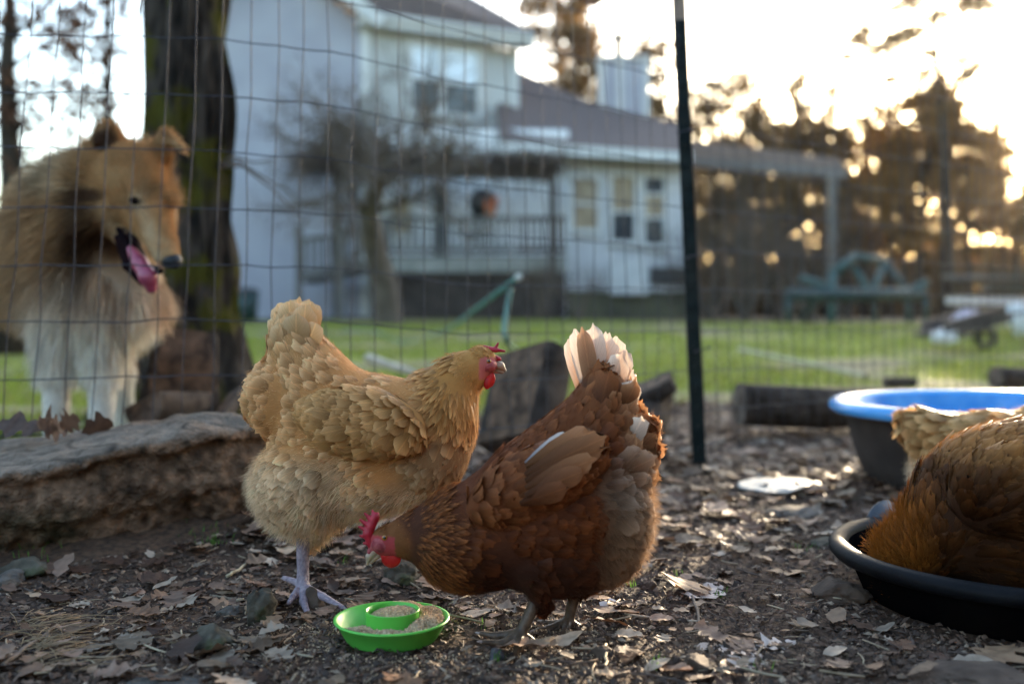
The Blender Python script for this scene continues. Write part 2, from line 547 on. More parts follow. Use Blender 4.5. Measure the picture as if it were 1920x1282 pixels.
def lawn_mask(x, y):
    P = np.stack(np.broadcast_arrays(x, y, 0 * x), -1)
    edge = 2.85 + 1.35 * smooth(-1.1, -.35, x) + .35 * smooth(.2, 1.6, x)
    return smooth(-.25, .25, y - edge + .35 * vnoise(P * 2.3, 21) + .25 * vnoise(P * 9, 22))

def axis_(lo, hi, step, grow, far_lo, far_hi):
    a = list(np.arange(lo, hi, step)); s = step; v = a[-1]
    while v < far_hi: s *= grow; v += s; a.append(v)
    s = step; v = lo; b = []
    while v > far_lo: s *= grow * 1.05; v -= s; b.append(v)
    return np.array(b[::-1] + a)

gxs = axis_(-1.25, 1.25, .0118, 1.05, -160, 160)
gys = axis_(1.0, 2.3, .0105, 1.022, -60, 260)
GX, GY = np.meshgrid(gxs, gys, indexing='ij')
GZ = gz(GX, GY)
nx, ny = GX.shape
ii, jj = np.meshgrid(np.arange(nx - 1), np.arange(ny - 1), indexing='ij')
gq = np.stack([ii * ny + jj, (ii + 1) * ny + jj, (ii + 1) * ny + jj + 1, ii * ny + jj + 1], -1).reshape(-1, 4)
lm = lawn_mask(GX, GY)[..., None]
Pn = np.stack([GX, GY, 0 * GX], -1)
dirt = np.array([.060, .033, .019]) * (1 + .45 * vnoise(Pn * 4.2, 31) + .3 * vnoise(Pn * 17, 32))[..., None]
lawnc = np.array([.20, .225, .026]) * (1 + .25 * vnoise(Pn * 1.1, 33) + .25 * vnoise(Pn * 5, 34))[..., None]
strawc = np.array([.24, .18, .11])
pt = (smooth(-.1, .65, vnoise(Pn * .8, 35) + .5 * vnoise(Pn * 2.6, 36) + .35 * smooth(1.0, 3.5, GX) * (1 - smooth(6, 10, GY))))[..., None]
lawnc = lawnc * (1 - .75 * pt) + strawc * .75 * pt
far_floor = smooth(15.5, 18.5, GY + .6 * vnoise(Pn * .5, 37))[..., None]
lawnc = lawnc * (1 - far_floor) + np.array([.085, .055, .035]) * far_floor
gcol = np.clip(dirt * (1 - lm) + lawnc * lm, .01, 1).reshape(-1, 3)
M_GROUND = mat('soil', (.5, .5, .5), (1.45, 1.4, 1.35), 90, .85, .8, 240, attr=True, spec=.25, vor=.6, vscale=130, bdist=.004, stretch=(1, 1, 1))
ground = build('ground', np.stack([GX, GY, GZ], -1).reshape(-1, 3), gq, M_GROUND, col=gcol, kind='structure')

# ---- woods and trees ------------------------------------------------------------------------------------------------
M_BARK = mat('bark', (.045, .033, .024), (.13, .10, .075), 9, .9, .9, 26, stretch=(1, 1, .22), bdist=.02, spec=.2)
M_BARK_FAR = mat('bark_far', (.022, .016, .012), (.055, .04, .028), 3, .9, spec=.2)
M_NEEDLE = mat('needles', (.11, .066, .028), (.19, .115, .045), .9, .7, trans=.5, spec=.2)
M_SUNLIT_LEAF = mat('sun_glow_leaves', (.15, .075, .02), (.27, .14, .04), .9, .7, trans=.6, spec=.2)  # brighter golden leaf colour paints in the glow of the low sun
M_BROWNLEAF = mat('brown_leaves', (.07, .032, .018), (.13, .065, .038), 2, .7, trans=.35, spec=.2)
M_SAPLING = mat('sapling_bark', (.055, .042, .033), (.115, .09, .07), 4, .9, spec=.2)
M_TWIG = mat('twigs', (.10, .075, .06), (.17, .13, .10), 4, .9, spec=.2)

def cards(g, cen, size, k=1.0):
    """small two-triangle leaf clumps at cen"""
    N = len(cen)
    a = norm(g.normal(size=(N, 3))); b = norm(np.cross(a, g.normal(size=(N, 3))))
    s = size * (.6 + .8 * g.random(N))[:, None]
    V = np.stack([cen - a * s, cen + b * s * .45 * k, cen + a * s, cen - b * s * .45 * k], 1).reshape(-1, 3)
    q = np.arange(N * 4).reshape(-1, 4)
    return V, q

def limb_tree(g, base, height, r, lean=(0, 0)):
    n = 9; t = np.linspace(0, 1, n)
    wob = np.cumsum(g.normal(size=(n, 2)) * .012 * height, 0) * t[:, None]
    P = np.stack([base[0] + lean[0] * t * height + wob[:, 0], base[1] + lean[1] * t * height + wob[:, 1], base[2] + t * height], 1)
    return P, r * (1 - .82 * t) * (1 + .5 * np.exp(-t * 14))

def make_tree(name, base, height, r, crown, label, group=None, cat='tree', seed=1, leaf=None, size=.2, n=1600, bark=None, lean=(0, 0)):
    """crown: list of (height share, distance out, angle, clump radius); one trunk part and one crown part"""
    g = np.random.default_rng(seed)
    t = thing(name, base, label, cat, group)
    P, R = limb_tree(g, base, height, r, lean)
    m = MB(); m.tube(P, R, 9)
    pts = []
    for (hs, out, ang, cr_) in crown:
        c0 = np.array([np.interp(hs - .06, np.linspace(0, 1, 9), P[:, i]) for i in range(3)])
        tip = np.array([np.interp(hs, np.linspace(0, 1, 9), P[:, i]) for i in range(3)]) + np.array([math.cos(ang) * out, math.sin(ang) * out, 0])
        mid = (c0 + tip) / 2 + np.array([0, 0, .05 * out])
        rr = np.interp(hs, np.linspace(0, 1, 9), R) * .5
        if out > .1: m.tube([c0, mid, tip], [rr, rr * .6, rr * .25], 5)
        k = max(8, int(n * cr_ ** 2 / sum(c[3] ** 2 for c in crown)))
        q = norm(g.normal(size=(k, 3))) * (g.random((k, 1)) ** .45) * cr_ * np.array([1, 1, .62])
        pts.append(tip + q)
    m.build('trunk', bark or M_BARK_FAR, t, smooth_=True)
    V, q = cards(g, np.concatenate(pts), size)
    build('crown', V, q, leaf or M_NEEDLE, t, smooth_=False)
    return t

def pine_crown(g, lo=.55, n=13, out=1.6, rad=.8):
    return [(lo + (1 - lo) * (i / (n - 1)), out * (1.15 - .9 * (i / (n - 1))) * (.4 + .8 * g.random()), g.random() * 6.28, rad * (.6 + .6 * g.random())) for i in range(n)]

tg = np.random.default_rng(77)
# the wood behind the lawn: dense brown-green mass, gaps towards the light
N = 46000
wx = tg.uniform(-2, 56, N); wy = tg.uniform(46, 64, N)
top = 6.6 + 3.6 * smooth(14, 20, wx) + 2.0 * vnoise(np.stack([wx * .22, 0 * wx, 0 * wx], 1), 3) + 1.2 * vnoise(np.stack([wx * .9, 0 * wx, 0 * wx], 1), 4)
wz = tg.random(N) ** 1.1 * top * 1.2 + .4
keepw = vnoise(np.stack([wx * .9, 0 * wx, wz * 1.0], 1), 61) + .8 * vnoise(np.stack([wx * 2.4, 0 * wx, wz * 1.9], 1), 62) < -.02 + .6 * smooth(20, 13, wx) + 1.2 * smooth(4.4, 3.2, wz)
V, q = cards(tg, np.stack([wx, wy, wz], 1)[keepw & (np.hypot(wx / wy * 55 - 28.6, wz - 9.6 - (wy - 55) * .17) > 1.3)], .27)
w2x, w2y = tg.uniform(-2, 60, 13000), tg.uniform(47, 62, 13000)
w2z = .3 + 3.6 * tg.random(13000) * (1 + .3 * vnoise(np.stack([w2x * .5, 0 * w2x, 0 * w2x], 1), 71))
V2, q2 = cards(tg, np.stack([w2x, w2y, w2z], 1), .42)
# unseen ring of woods added behind the camera to shade the hens
aw = tg.uniform(math.radians(-250), math.radians(35), 15000); rw_ = tg.uniform(17, 30, 15000); hw = (10 - 7 * smooth(.3, -.3, np.sin(aw) * 0 + np.cos(aw))) * tg.random(15000) ** .8 * (1 + .25 * vnoise(np.stack([aw * 6, 0 * aw, 0 * aw], 1), 91)) + .4
okw = (rw_ * np.sin(aw) < 4) | (np.cos(aw) > 99)
okw &= ~((np.sin(aw) > 0) & (np.abs(np.cos(aw)) < .75))
V3, q3 = cards(tg, np.stack([rw_ * np.cos(aw), rw_ * np.sin(aw), hw], 1)[okw], .55)
x4, y4 = tg.uniform(-75, -13, 9000), tg.uniform(46, 60, 9000); z4 = .3 + 4.2 * tg.random(9000) * (1 + .3 * vnoise(np.stack([x4 * .3, 0 * x4, 0 * x4], 1), 95))
V4, q4 = cards(tg, np.stack([x4, y4, z4], 1), .42)
V3, q3 = np.concatenate([V3, V4]), np.concatenate([q3, q4 + len(V3)])
V, q = np.concatenate([V, V2, V3]), np.concatenate([q, q2 + len(V), q3 + len(V) + len(V2)])
build('woods', V, q, M_NEEDLE, smooth_=False, kind='stuff')

kinds = [
    ('dark brown pine of the wood behind the lawn, crown open to the evening light', 'pine_tree'),
]
tree_rows = [  # photo x of the trunk, distance, photo y of the top, trunk radius, crown (lowest share, clumps, reach, clump radius)
    (1232, 36, 98, .17, .30, 12, 1.0, .75), (1345, 40, 172, .2, .30, 16, 1.9, 1.05), (1398, 43, 150, .2, .34, 16, 1.9, 1.1), (1440, 41, 205, .17, .3, 14, 1.5, .9), (1478, 45, 235, .17, .3, 16, 1.7, .9), (1520, 46, 262, .17, .3, 16, 1.7, .9), (1570, 45, 250, .17, .3, 16, 1.7, .9),
    (1502, 38, 140, .15, .42, 20, .8, .55), (1545, 44, 245, .16, .3, 11, 1.3, .85), (1590, 40, 175, .13, .45, 16, .8, .5), (1622, 42, 250, .2, .4, 14, 1.5, .95),
    (1668, 38, 205, .18, .42, 18, 1.8, .9), (1722, 36, 168, .2, .42, 22, 2.0, 1.0), (1768, 38, 215, .18, .42, 18, 1.9, .9), (1818, 35, 235, .16, .42, 14, 1.5, .8),
    (1862, 40, 290, .15, .45, 12, 1.5, .75), (1885, 43, 235, .14, .42, 9, 1.4, .75), (2012, 38, 140, .2, .35, 16, 1.9, .9), (2075, 40, 120, .24, .3, 20, 2.2, 1.1), (2150, 38, 60, .24, .3, 20, 2.2, 1.1),
    (2290, 42, 90, .24, .3, 20, 2.2, 1.1), (1478, 34, 330, .13, .5, 8, .7, .5), (1700, 33, 330, .13, .5, 8, .8, .5), (1900, 34, 350, .14, .5, 8, .8, .5)]
tree_labels = ['dark pine close behind the fence post, partly hidden by the house roof', 'broad leafy pine crown just right of the fence post', 'second broad pine crown right of the fence post',
    'third pine right of the fence post, above the far wing roof', 'hazy pine above the middle of the far wing roof', 'thin tall pine spire above the far wing roof', 'dim pine behind the thin spire over the far wing roof',
    'low pine above the right half of the far wing roof', 'pine right behind the grey corner post of the far wing', 'slender pine with a tufted top left of the big dark crowns', 'pine at the left edge of the big dark crowns',
    'left one of the big dark crowns of the wood', 'tallest of the big dark pine crowns, below the loose open boughs', 'right one of the big dark pine crowns', 'lower dark pine between the big crowns and the low sun',
    'small pine left of the low sun', 'pine rising over the low sun at the right edge', 'pine at the right edge of the photo beside the low sun'] + ['tall pine of the wood, first one beyond the right edge of the photo', 'tall pine of the wood, second one beyond the right edge of the photo', 'tall pine of the wood, farthest one beyond the right edge of the photo'] + ['short pine in front of the wood behind the teal climbing frame', 'short pine in front of the wood left of the picnic table', 'short pine in front of the wood behind the picnic table']
for i, (px, d, ty, r, lo, nc, out, rad) in enumerate(tree_rows):
    b = W(px, 598, d); b[2] = float(gz(b[0], b[1], False))
    h = H + (HY - ty) / F * d - b[2]
    make_tree('pine_tree', b, h, r, pine_crown(np.random.default_rng(200 + i), lo, nc, out, rad),
              tree_labels[i], 'pines of the wood behind the lawn', seed=300 + i, leaf=M_SUNLIT_LEAF if px > 1600 else None, size=.17, n=int(430 * rad * rad * nc / 4 + 400))
# tall pine whose boughs hang into the upper right corner
b = W(1782, 598, 30); b[2] = .42
gg = np.random.default_rng(5)
boughs = []
for (px, py, rad) in [(1640, 75, .42), (1675, 95, .5), (1715, 70, .52), (1745, 60, .4), (1612, 108, .28), (1655, 55, .35), (1770, 100, .3), (1790, 30, .4), (1735, 5, .5), (1850, 5, .6), (1880, 12, .4), (1825, 112, .36), (1850, 125, .45), (1838, 145, .3),
                      (1700, 15, .3), (1905, 110, .3), (1775, 170, .35), (1790, 200, .4), (1745, -30, .6), (1830, -40, .7), (1780, -80, .6), (1690, 150, .3), (1760, 135, .26)]:
    p = W(px, py, 30)
    hs = (p[2] - b[2]) / 14.0
    boughs.append((hs, abs(p[0] - b[0]), 0 if p[0] > b[0] else math.pi, rad))
make_tree('pine_tree', b, 14.0, .17, boughs, 'tall pine rising above the wood with loose open boughs against the bright sky', seed=41, size=.09, n=5200)
# tree behind the house, between its two roofs
b = W(1078, 590, 40); b[2] = .42
crown = []
for k in range(26):
    crown.append((.5 + .5 * gg.random(), 1.9 * gg.random() * (1.2 - .5 * gg.random()), gg.random() * 6.28, .62 + .4 * gg.random()))
make_tree('pine_tree', b, 13.2, .22, crown, 'tree with a broken leafy crown standing behind the house beside its chimney', seed=42, size=.17, n=3800)
# trees on the left beyond the dog
for (px, d, r, lab, sd, cl) in [
    (26, 9.0, .145, 'dark mossy trunk with a few brown leaves at the left, beyond the collie', 51, [(20, 40), (75, 30), (110, 80), (15, 150), (95, 160), (60, 220), (5, 225), (125, 15), (-40, 120), (-60, 40), (60, 300)]),
    (206, 13.0, .095, 'thin dark trunk with brown leaves rising behind the collie, left of the mossy trunk', 52, [(150, 50), (190, 20), (160, 110), (215, 90), (175, 150), (130, 70), (205, 190), (140, 180), (185, 215), (110, 240), (230, 10), (170, -30)])]:
    b = W(px, 598, d); b[2] = float(gz(b[0], b[1], False))
    hgt = (H + 800 / F * d) - b[2]
    cr_ = []
    for (qx, qy) in cl:
        p = W(qx, qy, d); cr_.append(((p[2] - b[2]) / hgt, abs(p[0] - b[0]), 0 if p[0] > b[0] else math.pi, .032 * d))
    make_tree('leafy_tree', b, hgt, r, cr_, lab, 'brown-leaved trees at the left', seed=sd, leaf=M_BROWNLEAF, size=.060 * d / 11, n=800)

# ---- the house ------------------------------------------------------------------------------------------------------
M_SIDING = mat('painted_siding', (.32, .315, .36), (.375, .37, .41), 1.5, .55, .15, 30, spec=.35)
M_TRIM = mat('white_trim', (.55, .545, .53), (.62, .61, .59), 3, .5)
M_SHINGLE = mat('roof_shingle', (.085, .062, .058), (.15, .115, .105), 22, .9, .6, 60, spec=.2)
M_GLASS = mat('window_glass', (.035, .045, .055), (.06, .07, .08), 2, .06, spec=.8)
M_BLIND = mat('window_blind', (.72, .79, .86), (.78, .84, .9), 3, .2, spec=.8)
M_CURTAIN_REFLECT = mat('tan_curtain_and_reflection', (.26, .19, .12), (.42, .33, .22), 6, .6)
M_DARKWOOD = mat('dark_wood', (.045, .034, .028), (.10, .075, .06), 4, .8, .4, 30)
M_DECK = mat('weathered_deck', (.085, .078, .070), (.15, .138, .125), 5, .8, .3, 40)
M_DOOR = mat('dark_door', (.03, .035, .045), (.06, .065, .07), 4, .4)
M_BASE = mat('mossy_foundation', (.07, .065, .045), (.13, .12, .07), 2, .9, .5, 20)
M_METAL_DARK = mat('dark_metal', (.02, .02, .022), (.04, .04, .042), 10, .45, spec=.5)

def ray_on(px, A, B):
    m = (px - CX) / F; A = np.array(A); B = np.array(B); d = B - A
    t = (m * A[1] - A[0]) / (d[0] - m * d[1])
    return A + d * t
house = thing('house', (float(W(690, 0, 20)[0]), 20.5, .42), 'two-storey house with pale lap siding, brown roof and a raised back porch', 'house')
WA, WB, WC = W(335, 0, 19.4)[:2], W(690, 0, 20.2)[:2], W(968, 0, 21.8)[:2]
def out_n(A, B):
    d = norm(np.array(B) - np.array(A)); return np.array([d[1], -d[0]])
def boards(A, B, z0, z1, pitch=.16, clip=None, m=None):
    A, B = np.array(A), np.array(B); d = B - A; L = np.linalg.norm(d); d = d / L; nn = out_n(A, B)
    z = z0
    while z < z1 - .02:
        zt = min(z + pitch, z1)
        u0, u1 = (0, L) if clip is None else clip(z + .5 * pitch, L)
        if u1 - u0 > .1:
            P = []
            for u in (u0, u1):
                e = A + d * u
                for (o, h) in ((.004, zt + .01), (.012 - .01, z), (.028, z), (.010, zt + .01)):
                    P.append([e[0] + nn[0] * o, e[1] + nn[1] * o, h])
            build('siding_board', P, [np.array([[0, 1, 2, 3], [7, 6, 5, 4], [0, 4, 5, 1], [1, 5, 6, 2], [2, 6, 7, 3], [3, 7, 4, 0]])], m or M_SIDING, house, smooth_=False)
        z += pitch
def wall_box(name, A, B, z0, z1, thick, m, parent=house):
    A, B = np.array(A), np.array(B); nn = out_n(A, B)
    o = MB(); c = (A + B) / 2 - nn * thick / 2
    d = norm(B - A)
    o.box((c[0], c[1], (z0 + z1) / 2), (np.linalg.norm(B - A), thick, z1 - z0), np.array([[d[0], -nn[0], 0], [d[1], -nn[1], 0], [0, 0, 1]]))
    return o.build(name, m, parent)
zE = H + 545 / F * 20.2                       # eave of the upper storey
gl = np.linalg.norm(WB - WA)
def gclip(z, L):
    if z < zE: return 0, L
    k = (z - zE) / .78
    return k, L - k
boards(WA, WB, .42, zE + gl / 2 * .78, .17, gclip)
boards(WB, WC, 2.7, zE, .17, m=mat('pale_siding', (.43, .43, .415), (.49, .49, .47), 1.5, .55))
wall_box('wall', WA, WB, .40, zE, .12, M_SIDING)
wall_box('wall', WB, WC, .40, zE, .12, M_SIDING)
# corner trim, fascia
n1, n2 = out_n(WA, WB), out_n(WB, WC)
o = MB(); o.box((WB[0] + n1[0] * .05 - .06, WB[1] + n1[1] * .05, (zE + .4) / 2), (.16, .10, zE - .4)); o.box((WC[0] - .02, WC[1] - .05, (zE + 2.8) / 2), (.14, .12, zE - 2.8))
o.build('corner_board', M_TRIM, house)
o = MB(); a = WB + n2 * .45; b2 = WC + n2 * .45 + norm(WC - WB) * .2
o.beam((a[0] - .35, a[1], zE + .12), (b2[0], b2[1], zE + .12), .06, .26); o.build('fascia', M_TRIM, house)
o = MB(); o.beam((a[0] - .35, a[1] - .06, zE + .2), (b2[0], b2[1] - .06, zE + .2), .1, .1); o.build('gutter', M_TRIM, house)
o = MB(); o.slab([(WB[0] - .3, WB[1], zE - .005), (a[0] - .3, a[1], zE - .005), (b2[0], b2[1], zE - .005), (WC[0] + .2, WC[1], zE - .005)], -.03); o.build('soffit', M_TRIM, house)
# upper roof: hip on the right, gable on the left
ap = (WA + WB) / 2; zA = zE + gl / 2 * .78
back = np.array([-.25, 1.0]) * 4.0
eL = (a[0] - .35, a[1] - .1, zE + .28); eR = (b2[0] + .05, b2[1] - .08, zE + .28)
apx = (ap[0] + n1[0] * .35, ap[1] + n1[1] * .35, zA + .3)
o = MB()
o.slab([eL, eR, (WC[0] - 1.6, WC[1] + 3.2, zE + 2.5), apx], .12)
o.slab([apx, (WC[0] - 1.6, WC[1] + 3.2, zE + 2.5), (WA[0], WA[1] + 5, zE + .3), (WA[0] - .3, WA[1] - .3, zE + .05)], .12)
o.build('roof', M_SHINGLE, house)
o = MB()
o.beam((WB[0] + n1[0] * .38 + .25, WB[1] + n1[1] * .38, zE + .02), (apx[0], apx[1] - .04, apx[2] - .17), .05, .26)
o.beam((WA[0] + n1[0] * .38 - .25, WA[1] + n1[1] * .38, zE + .02), (apx[0], apx[1] - .04, apx[2] - .17), .05, .26)
o.build('rake_board', M_TRIM, house)

def window(A, B, px0, px1, py0, py1, panes, frame_w=.09, name='window'):
    """frame with panes stacked or side by side: (fx0, fx1, fy0, fy1, material)"""
    nn = out_n(A, B); P0, P1 = ray_on(px0, A, B), ray_on(px1, A, B)
    dm = (P0[1] + P1[1]) / 2
    zt, zb = H - (py0 - HY) / F * dm, H - (py1 - HY) / F * dm
    d = norm(P1 - P0); L = np.linalg.norm(P1 - P0)
    def bar(o, u0, u1, h0, h1, off, th):
        c = P0 + d * (u0 + u1) / 2 + nn * off
        o.box((c[0], c[1], (h0 + h1) / 2), (u1 - u0, th, h1 - h0), np.array([[d[0], -nn[0], 0], [d[1], -nn[1], 0], [0, 0, 1]]))
    f = MB(); w = frame_w
    bar(f, -w, 0, zb - w, zt + w, .05, .08); bar(f, L, L + w, zb - w, zt + w, .05, .08)
    bar(f, 0, L, zt, zt + w, .05, .08); bar(f, -.04, L + .04, zb - w - .02, zb, .06, .12)
    xs = sorted({p[0] for p in panes if p[0] > 0}); ys = sorted({p[2] for p in panes if p[2] > 0})
    for x in xs: bar(f, L * x - .05, L * x + .05, zb, zt, .048, .07)
    for y in ys: bar(f, 0, L, zb + (zt - zb) * (1 - y) - .03, zb + (zt - zb) * (1 - y) + .03, .046, .065)
    fo = f.build(name, M_TRIM, house)
    for (x0, x1, y0, y1, m) in panes:
        o = MB(); bar(o, L * x0 + .01, L * x1 - .01, zt - (zt - zb) * y1 + .01, zt - (zt - zb) * y0 - .01, .036, .012)
        po = o.build('pane', m, None, loc=WLOC[house.name]); po.parent = fo; po.location = (0, 0, 0)
    return fo
window(WB, WC, 770, 892, 92, 213, [(0, .46, 0, .52, M_BLIND), (.46, 1, 0, .52, M_BLIND), (0, .46, .52, 1, M_GLASS), (.46, 1, .52, 1, M_GLASS)], .12)
# ground storey: porch wall and the wing on the right
PA, PB = W(640, 0, 20.15)[:2], W(1066, 0, 20.45)[:2]
RA, RB = W(1062, 0, 20.4)[:2], W(1292, 0, 20.9)[:2]
zP = H + 300 / F * 20.6
boards(PA, PB, 1.45, 4.25, .17, m=mat('white_siding', (.74, .73, .72), (.82, .81, .8), 2, .5))
wall_box('wall', PA, PB, .4, 4.3, .12, M_SIDING)
zR = H + (HY - 292) / F * 20.4
zRb = H + (HY - 545) / F * 20.4
boards(RA, RB, zRb, zR, .17, m=mat('pale_wing_siding', (.50, .49, .495), (.56, .55, .55), 1.5, .55))
wall_box('wall', RA, RB, zRb, zR, .14, M_SIDING)
SA = RA; SB = np.array([RA[0] - .02, RA[1] + .05])
wall_box('wall', SB, SA, zRb, zR, .12, M_SIDING)
wall_box('foundation', RA + np.array([0, .03]), RB + np.array([0, .03]), .38, zRb, .14, M_BASE)
o = MB(); o.box((RA[0] + .02, RA[1] - .05, (zR + zRb) / 2), (.14, .09, zR - zRb)); o.build('corner_board', M_TRIM, house)
window(RA, RB, 1074, 1119, 336, 430, [(0, 1, 0, .5, M_CURTAIN_REFLECT), (0, 1, .5, 1, M_CURTAIN_REFLECT)])
window(RA, RB, 1146, 1188, 332, 452, [(0, 1, 0, .55, M_CURTAIN_REFLECT), (0, 1, .55, 1, M_GLASS)])
window(RA, RB, 1207, 1243, 334, 458, [(0, 1, 0, .25, M_DOOR), (0, 1, .25, .6, M_CURTAIN_REFLECT), (0, 1, .6, 1, M_GLASS)])  # the tan pane here is a painted reflection, not a curtain
window(PA, PB, 735, 769, 376, 440, [(0, 1, 0, .5, M_CURTAIN_REFLECT), (0, 1, .5, 1, M_CURTAIN_REFLECT)])
P0, P1 = ray_on(814, PA, PB), ray_on(838, PA, PB)
o = MB(); zd0, zd1 = 1.45, H + (HY - 362) / F * 21.8
o.box(((P0[0] + P1[0]) / 2, P0[1] - .06, (zd0 + zd1) / 2), (P1[0] - P0[0], .07, zd1 - zd0)); do = o.build('door', M_DOOR, house)
o = MB(); o.lathe([(.0, 0), (.03, 0), (.03, .05), (.0, .05)], (P1[0] - .05, P0[1] - .12, zd0 + 1.0), 8); ho = o.build('handle', M_METAL_DARK, None, loc=WLOC[house.name]); ho.parent = do; ho.location = (0, 0, 0)
# white access panel and vent under the wing
def panel(px0, px1, py0, py1, m, name, off):
    P0, P1 = ray_on(px0, RA, RB), ray_on(px1, RA, RB); d = (P0[1] + P1[1]) / 2
    o = MB(); o.box(((P0[0] + P1[0]) / 2, d - off, H - ((py0 + py1) / 2 - HY) / F * d), (P1[0] - P0[0], .05, (py1 - py0) / F * d)); return o.build(name, m, house)
panel(1142, 1212, 488, 552, M_TRIM, 'access_panel', .16)
panel(1218, 1284, 502, 534, M_METAL_DARK, 'crawl_space_vent', .10)
# lower roof
d0 = 19.7
o = MB()
lr = [W(938, 268, d0), W(1298, 293, 20.2), W(1290, 240, 23.2), W(1130, 205, 23.6)]
o.slab([W(938, 262, d0), W(1298, 286, 20.2), W(1290, 236, 23.2), W(1120, 196, 23.6)], .10)
o.slab([W(938, 262, d0), W(1120, 196, 23.6), W(962, 128, 24.2), W(930, 120, 24.0)], .10)
o.build('roof', M_SHINGLE, house)
o = MB(); a3, b3 = W(938, 274, d0 - .03), W(1299, 296, 20.15)
o.beam(a3, b3, .05, .2); o.build('fascia', M_TRIM, house)
o = MB(); o.slab([W(945, 283, d0), W(1298, 304, 20.2), W(1296, 300, 21.2), W(945, 290, 22)], -.03); o.build('soffit', M_TRIM, house)
# far walls that close the house at the back
wall_box('wall', W(345, 0, 26.5)[:2], W(980, 0, 27.5)[:2], .4, zE, .12, M_SIDING)
wall_box('wall', W(960, 0, 24.6)[:2], W(1296, 0, 24.2)[:2], .4, zR + .4, .12, M_SIDING)
# chimney with its siding and flue
cz = 24.0
c0, c1 = W(1124, 242, cz), W(1216, 112, cz)
ch = MB(); ch.box(((c0[0] + c1[0]) / 2, cz + .45, (c0[2] - .5 + c1[2]) / 2), (c1[0] - c0[0] - .1, .9, c1[2] - c0[2] + .5))
cho = ch.build('chimney', M_SIDING, house)
def sub(o, name, m, par, smooth_=False):
    k = o.build(name, m, None, loc=WLOC[house.name], smooth_=smooth_); k.parent = par; k.location = (0, 0, 0); return k
o = MB()
for xx in (c0[0] + .05, (c0[0] + c1[0]) / 2 - .1, c1[0] - .05): o.box((xx, cz - .03, (c0[2] + c1[2]) / 2), (.13, .07, c1[2] - c0[2]))
sub(o, 'corner_trim', M_TRIM, cho)
o = MB(); o.box(((c0[0] + c1[0]) / 2, cz + .42, c1[2] + .04), (c1[0] - c0[0] + .06, 1.05, .08)); sub(o, 'chimney_cap', M_TRIM, cho)
p = W(1160, 112, cz + .4)
o = MB(); o.lathe([(.0, .0), (.12, 0), (.12, .45), (.19, .45), (.19, .56), (0, .6)], (p[0], p[1], p[2] + .05), 12); sub(o, 'flue', M_METAL_DARK, cho)
# the wing far right with a flat eave and post
o = MB(); o.slab([W(1296, 300, 22.5), W(1588, 322, 23.5), W(1575, 296, 26), W(1296, 262, 26)], .12); o.build('roof', mat('brown_shingle', (.05, .036, .028), (.095, .07, .055), 22, .95, .6, 60, spec=.1), house)
o = MB(); o.beam(W(1296, 304, 22.5), W(1588, 326, 23.5), .06, .2); o.build('fascia', mat('grey_fascia', (.12, .105, .098), (.17, .15, .14), 3, .6), house)
EA, EB = W(1296, 0, 23.6)[:2], W(1530, 0, 24.4)[:2]
o = MB(); p0, p1 = W(1561, 330, 23.4), W(1561, 590, 23.4); o.beam(p0, p1, .18, .18); o.build('post', mat('grey_post', (.12, .105, .095), (.15, .135, .12), 3, .6), house)

# back porch (deck): floor, posts, beam, railings
deck = thing('porch_deck', W(860, 590, 19.2), 'raised grey wooden porch deck with railing and dark arbor beam behind the house', 'deck')
dz = H + (HY - 482) / F * 19.2
x0, x1 = W(722, 0, 18.9)[0], W(1062, 0, 18.9)[0]
nb = 15
for i in range(nb):
    o = MB(); yy = 18.9 + (i + .5) * 1.15 / nb
    o.box(((x0 + x1) / 2, yy, dz), (x1 - x0, 1.15 / nb - .012, .04)); o.build('deck_board', M_DECK, deck)
o = MB(); o.box(((x0 + x1) / 2, 18.87, dz - .17), (x1 - x0, .05, .28)); o.build('rim_joist', mat('grey_joist', (.20, .195, .17), (.30, .29, .26), 3, .8), deck)
def rail(A, B, h, n, m=M_DECK):
    A, B = np.array(A), np.array(B)
    o = MB(); o.beam(A + [0, 0, h], B + [0, 0, h], .15, .08); o.build('top_rail', m, deck)
    o = MB(); o.beam(A + [0, 0, .12], B + [0, 0, .12], .06, .10); o.build('bottom_rail', m, deck)
    for i in range(n):
        p = A + (B - A) * (i + .5) / n
        o = MB(); o.beam(p + [0, 0, .10], p + [0, 0, h - .02], .055, .055); o.build('baluster', m, deck)
rail((x0, 18.95, dz), (W(962, 0, 18.95)[0], 18.95, dz), .72, 17)
rail((W(965, 0, 18.95)[0], 18.95, dz), (x1, 18.95, dz), .72, 8, M_DARKWOOD)
rampA, rampB = W(562, 528, 18.4), W(722, 500, 18.9)
rail(rampA, rampB, .76, 12, M_DECK)
o = MB(); o.slab([rampA + [0, 0, .05], rampB + [0, 0, .05], rampB + [0, 1.2, .05], rampA + [0, 1.2, .05]], .06); o.build('ramp', M_DECK, deck)
for px in (562, 640, 722):
    p = W(px, 600, 18.5 if px < 700 else 18.9); o = MB(); o.beam((p[0], p[1] - .08, .40), (p[0], p[1] - .08, 2.15 if px < 700 else 2.3), .11, .11); o.build('post', M_DECK, deck)
# arbor beam and its posts
zb_ = H + (HY - 314) / F * 18.9
for k, (px, d) in enumerate(((632, 18.7), (1036, 18.9))):
    p = W(px, 0, d); o = MB(); o.beam((p[0], d, .42), (p[0], d, zb_), .14, .14); o.build('post', M_DARKWOOD, deck)
o = MB(); o.beam(W(590, 306, 18.7), W(1042, 324, 18.9), .12, .32); o.build('beam', M_DARKWOOD, deck)
for i in range(8):
    px = 604 + i * 58; p = W(px, 296 + (px - 590) * .034, 18.8)
    o = MB(); o.beam(p - [0, .35, 0], p + [0, 1.0, 0], .05, .12); o.build('rafter', M_DARKWOOD, deck)
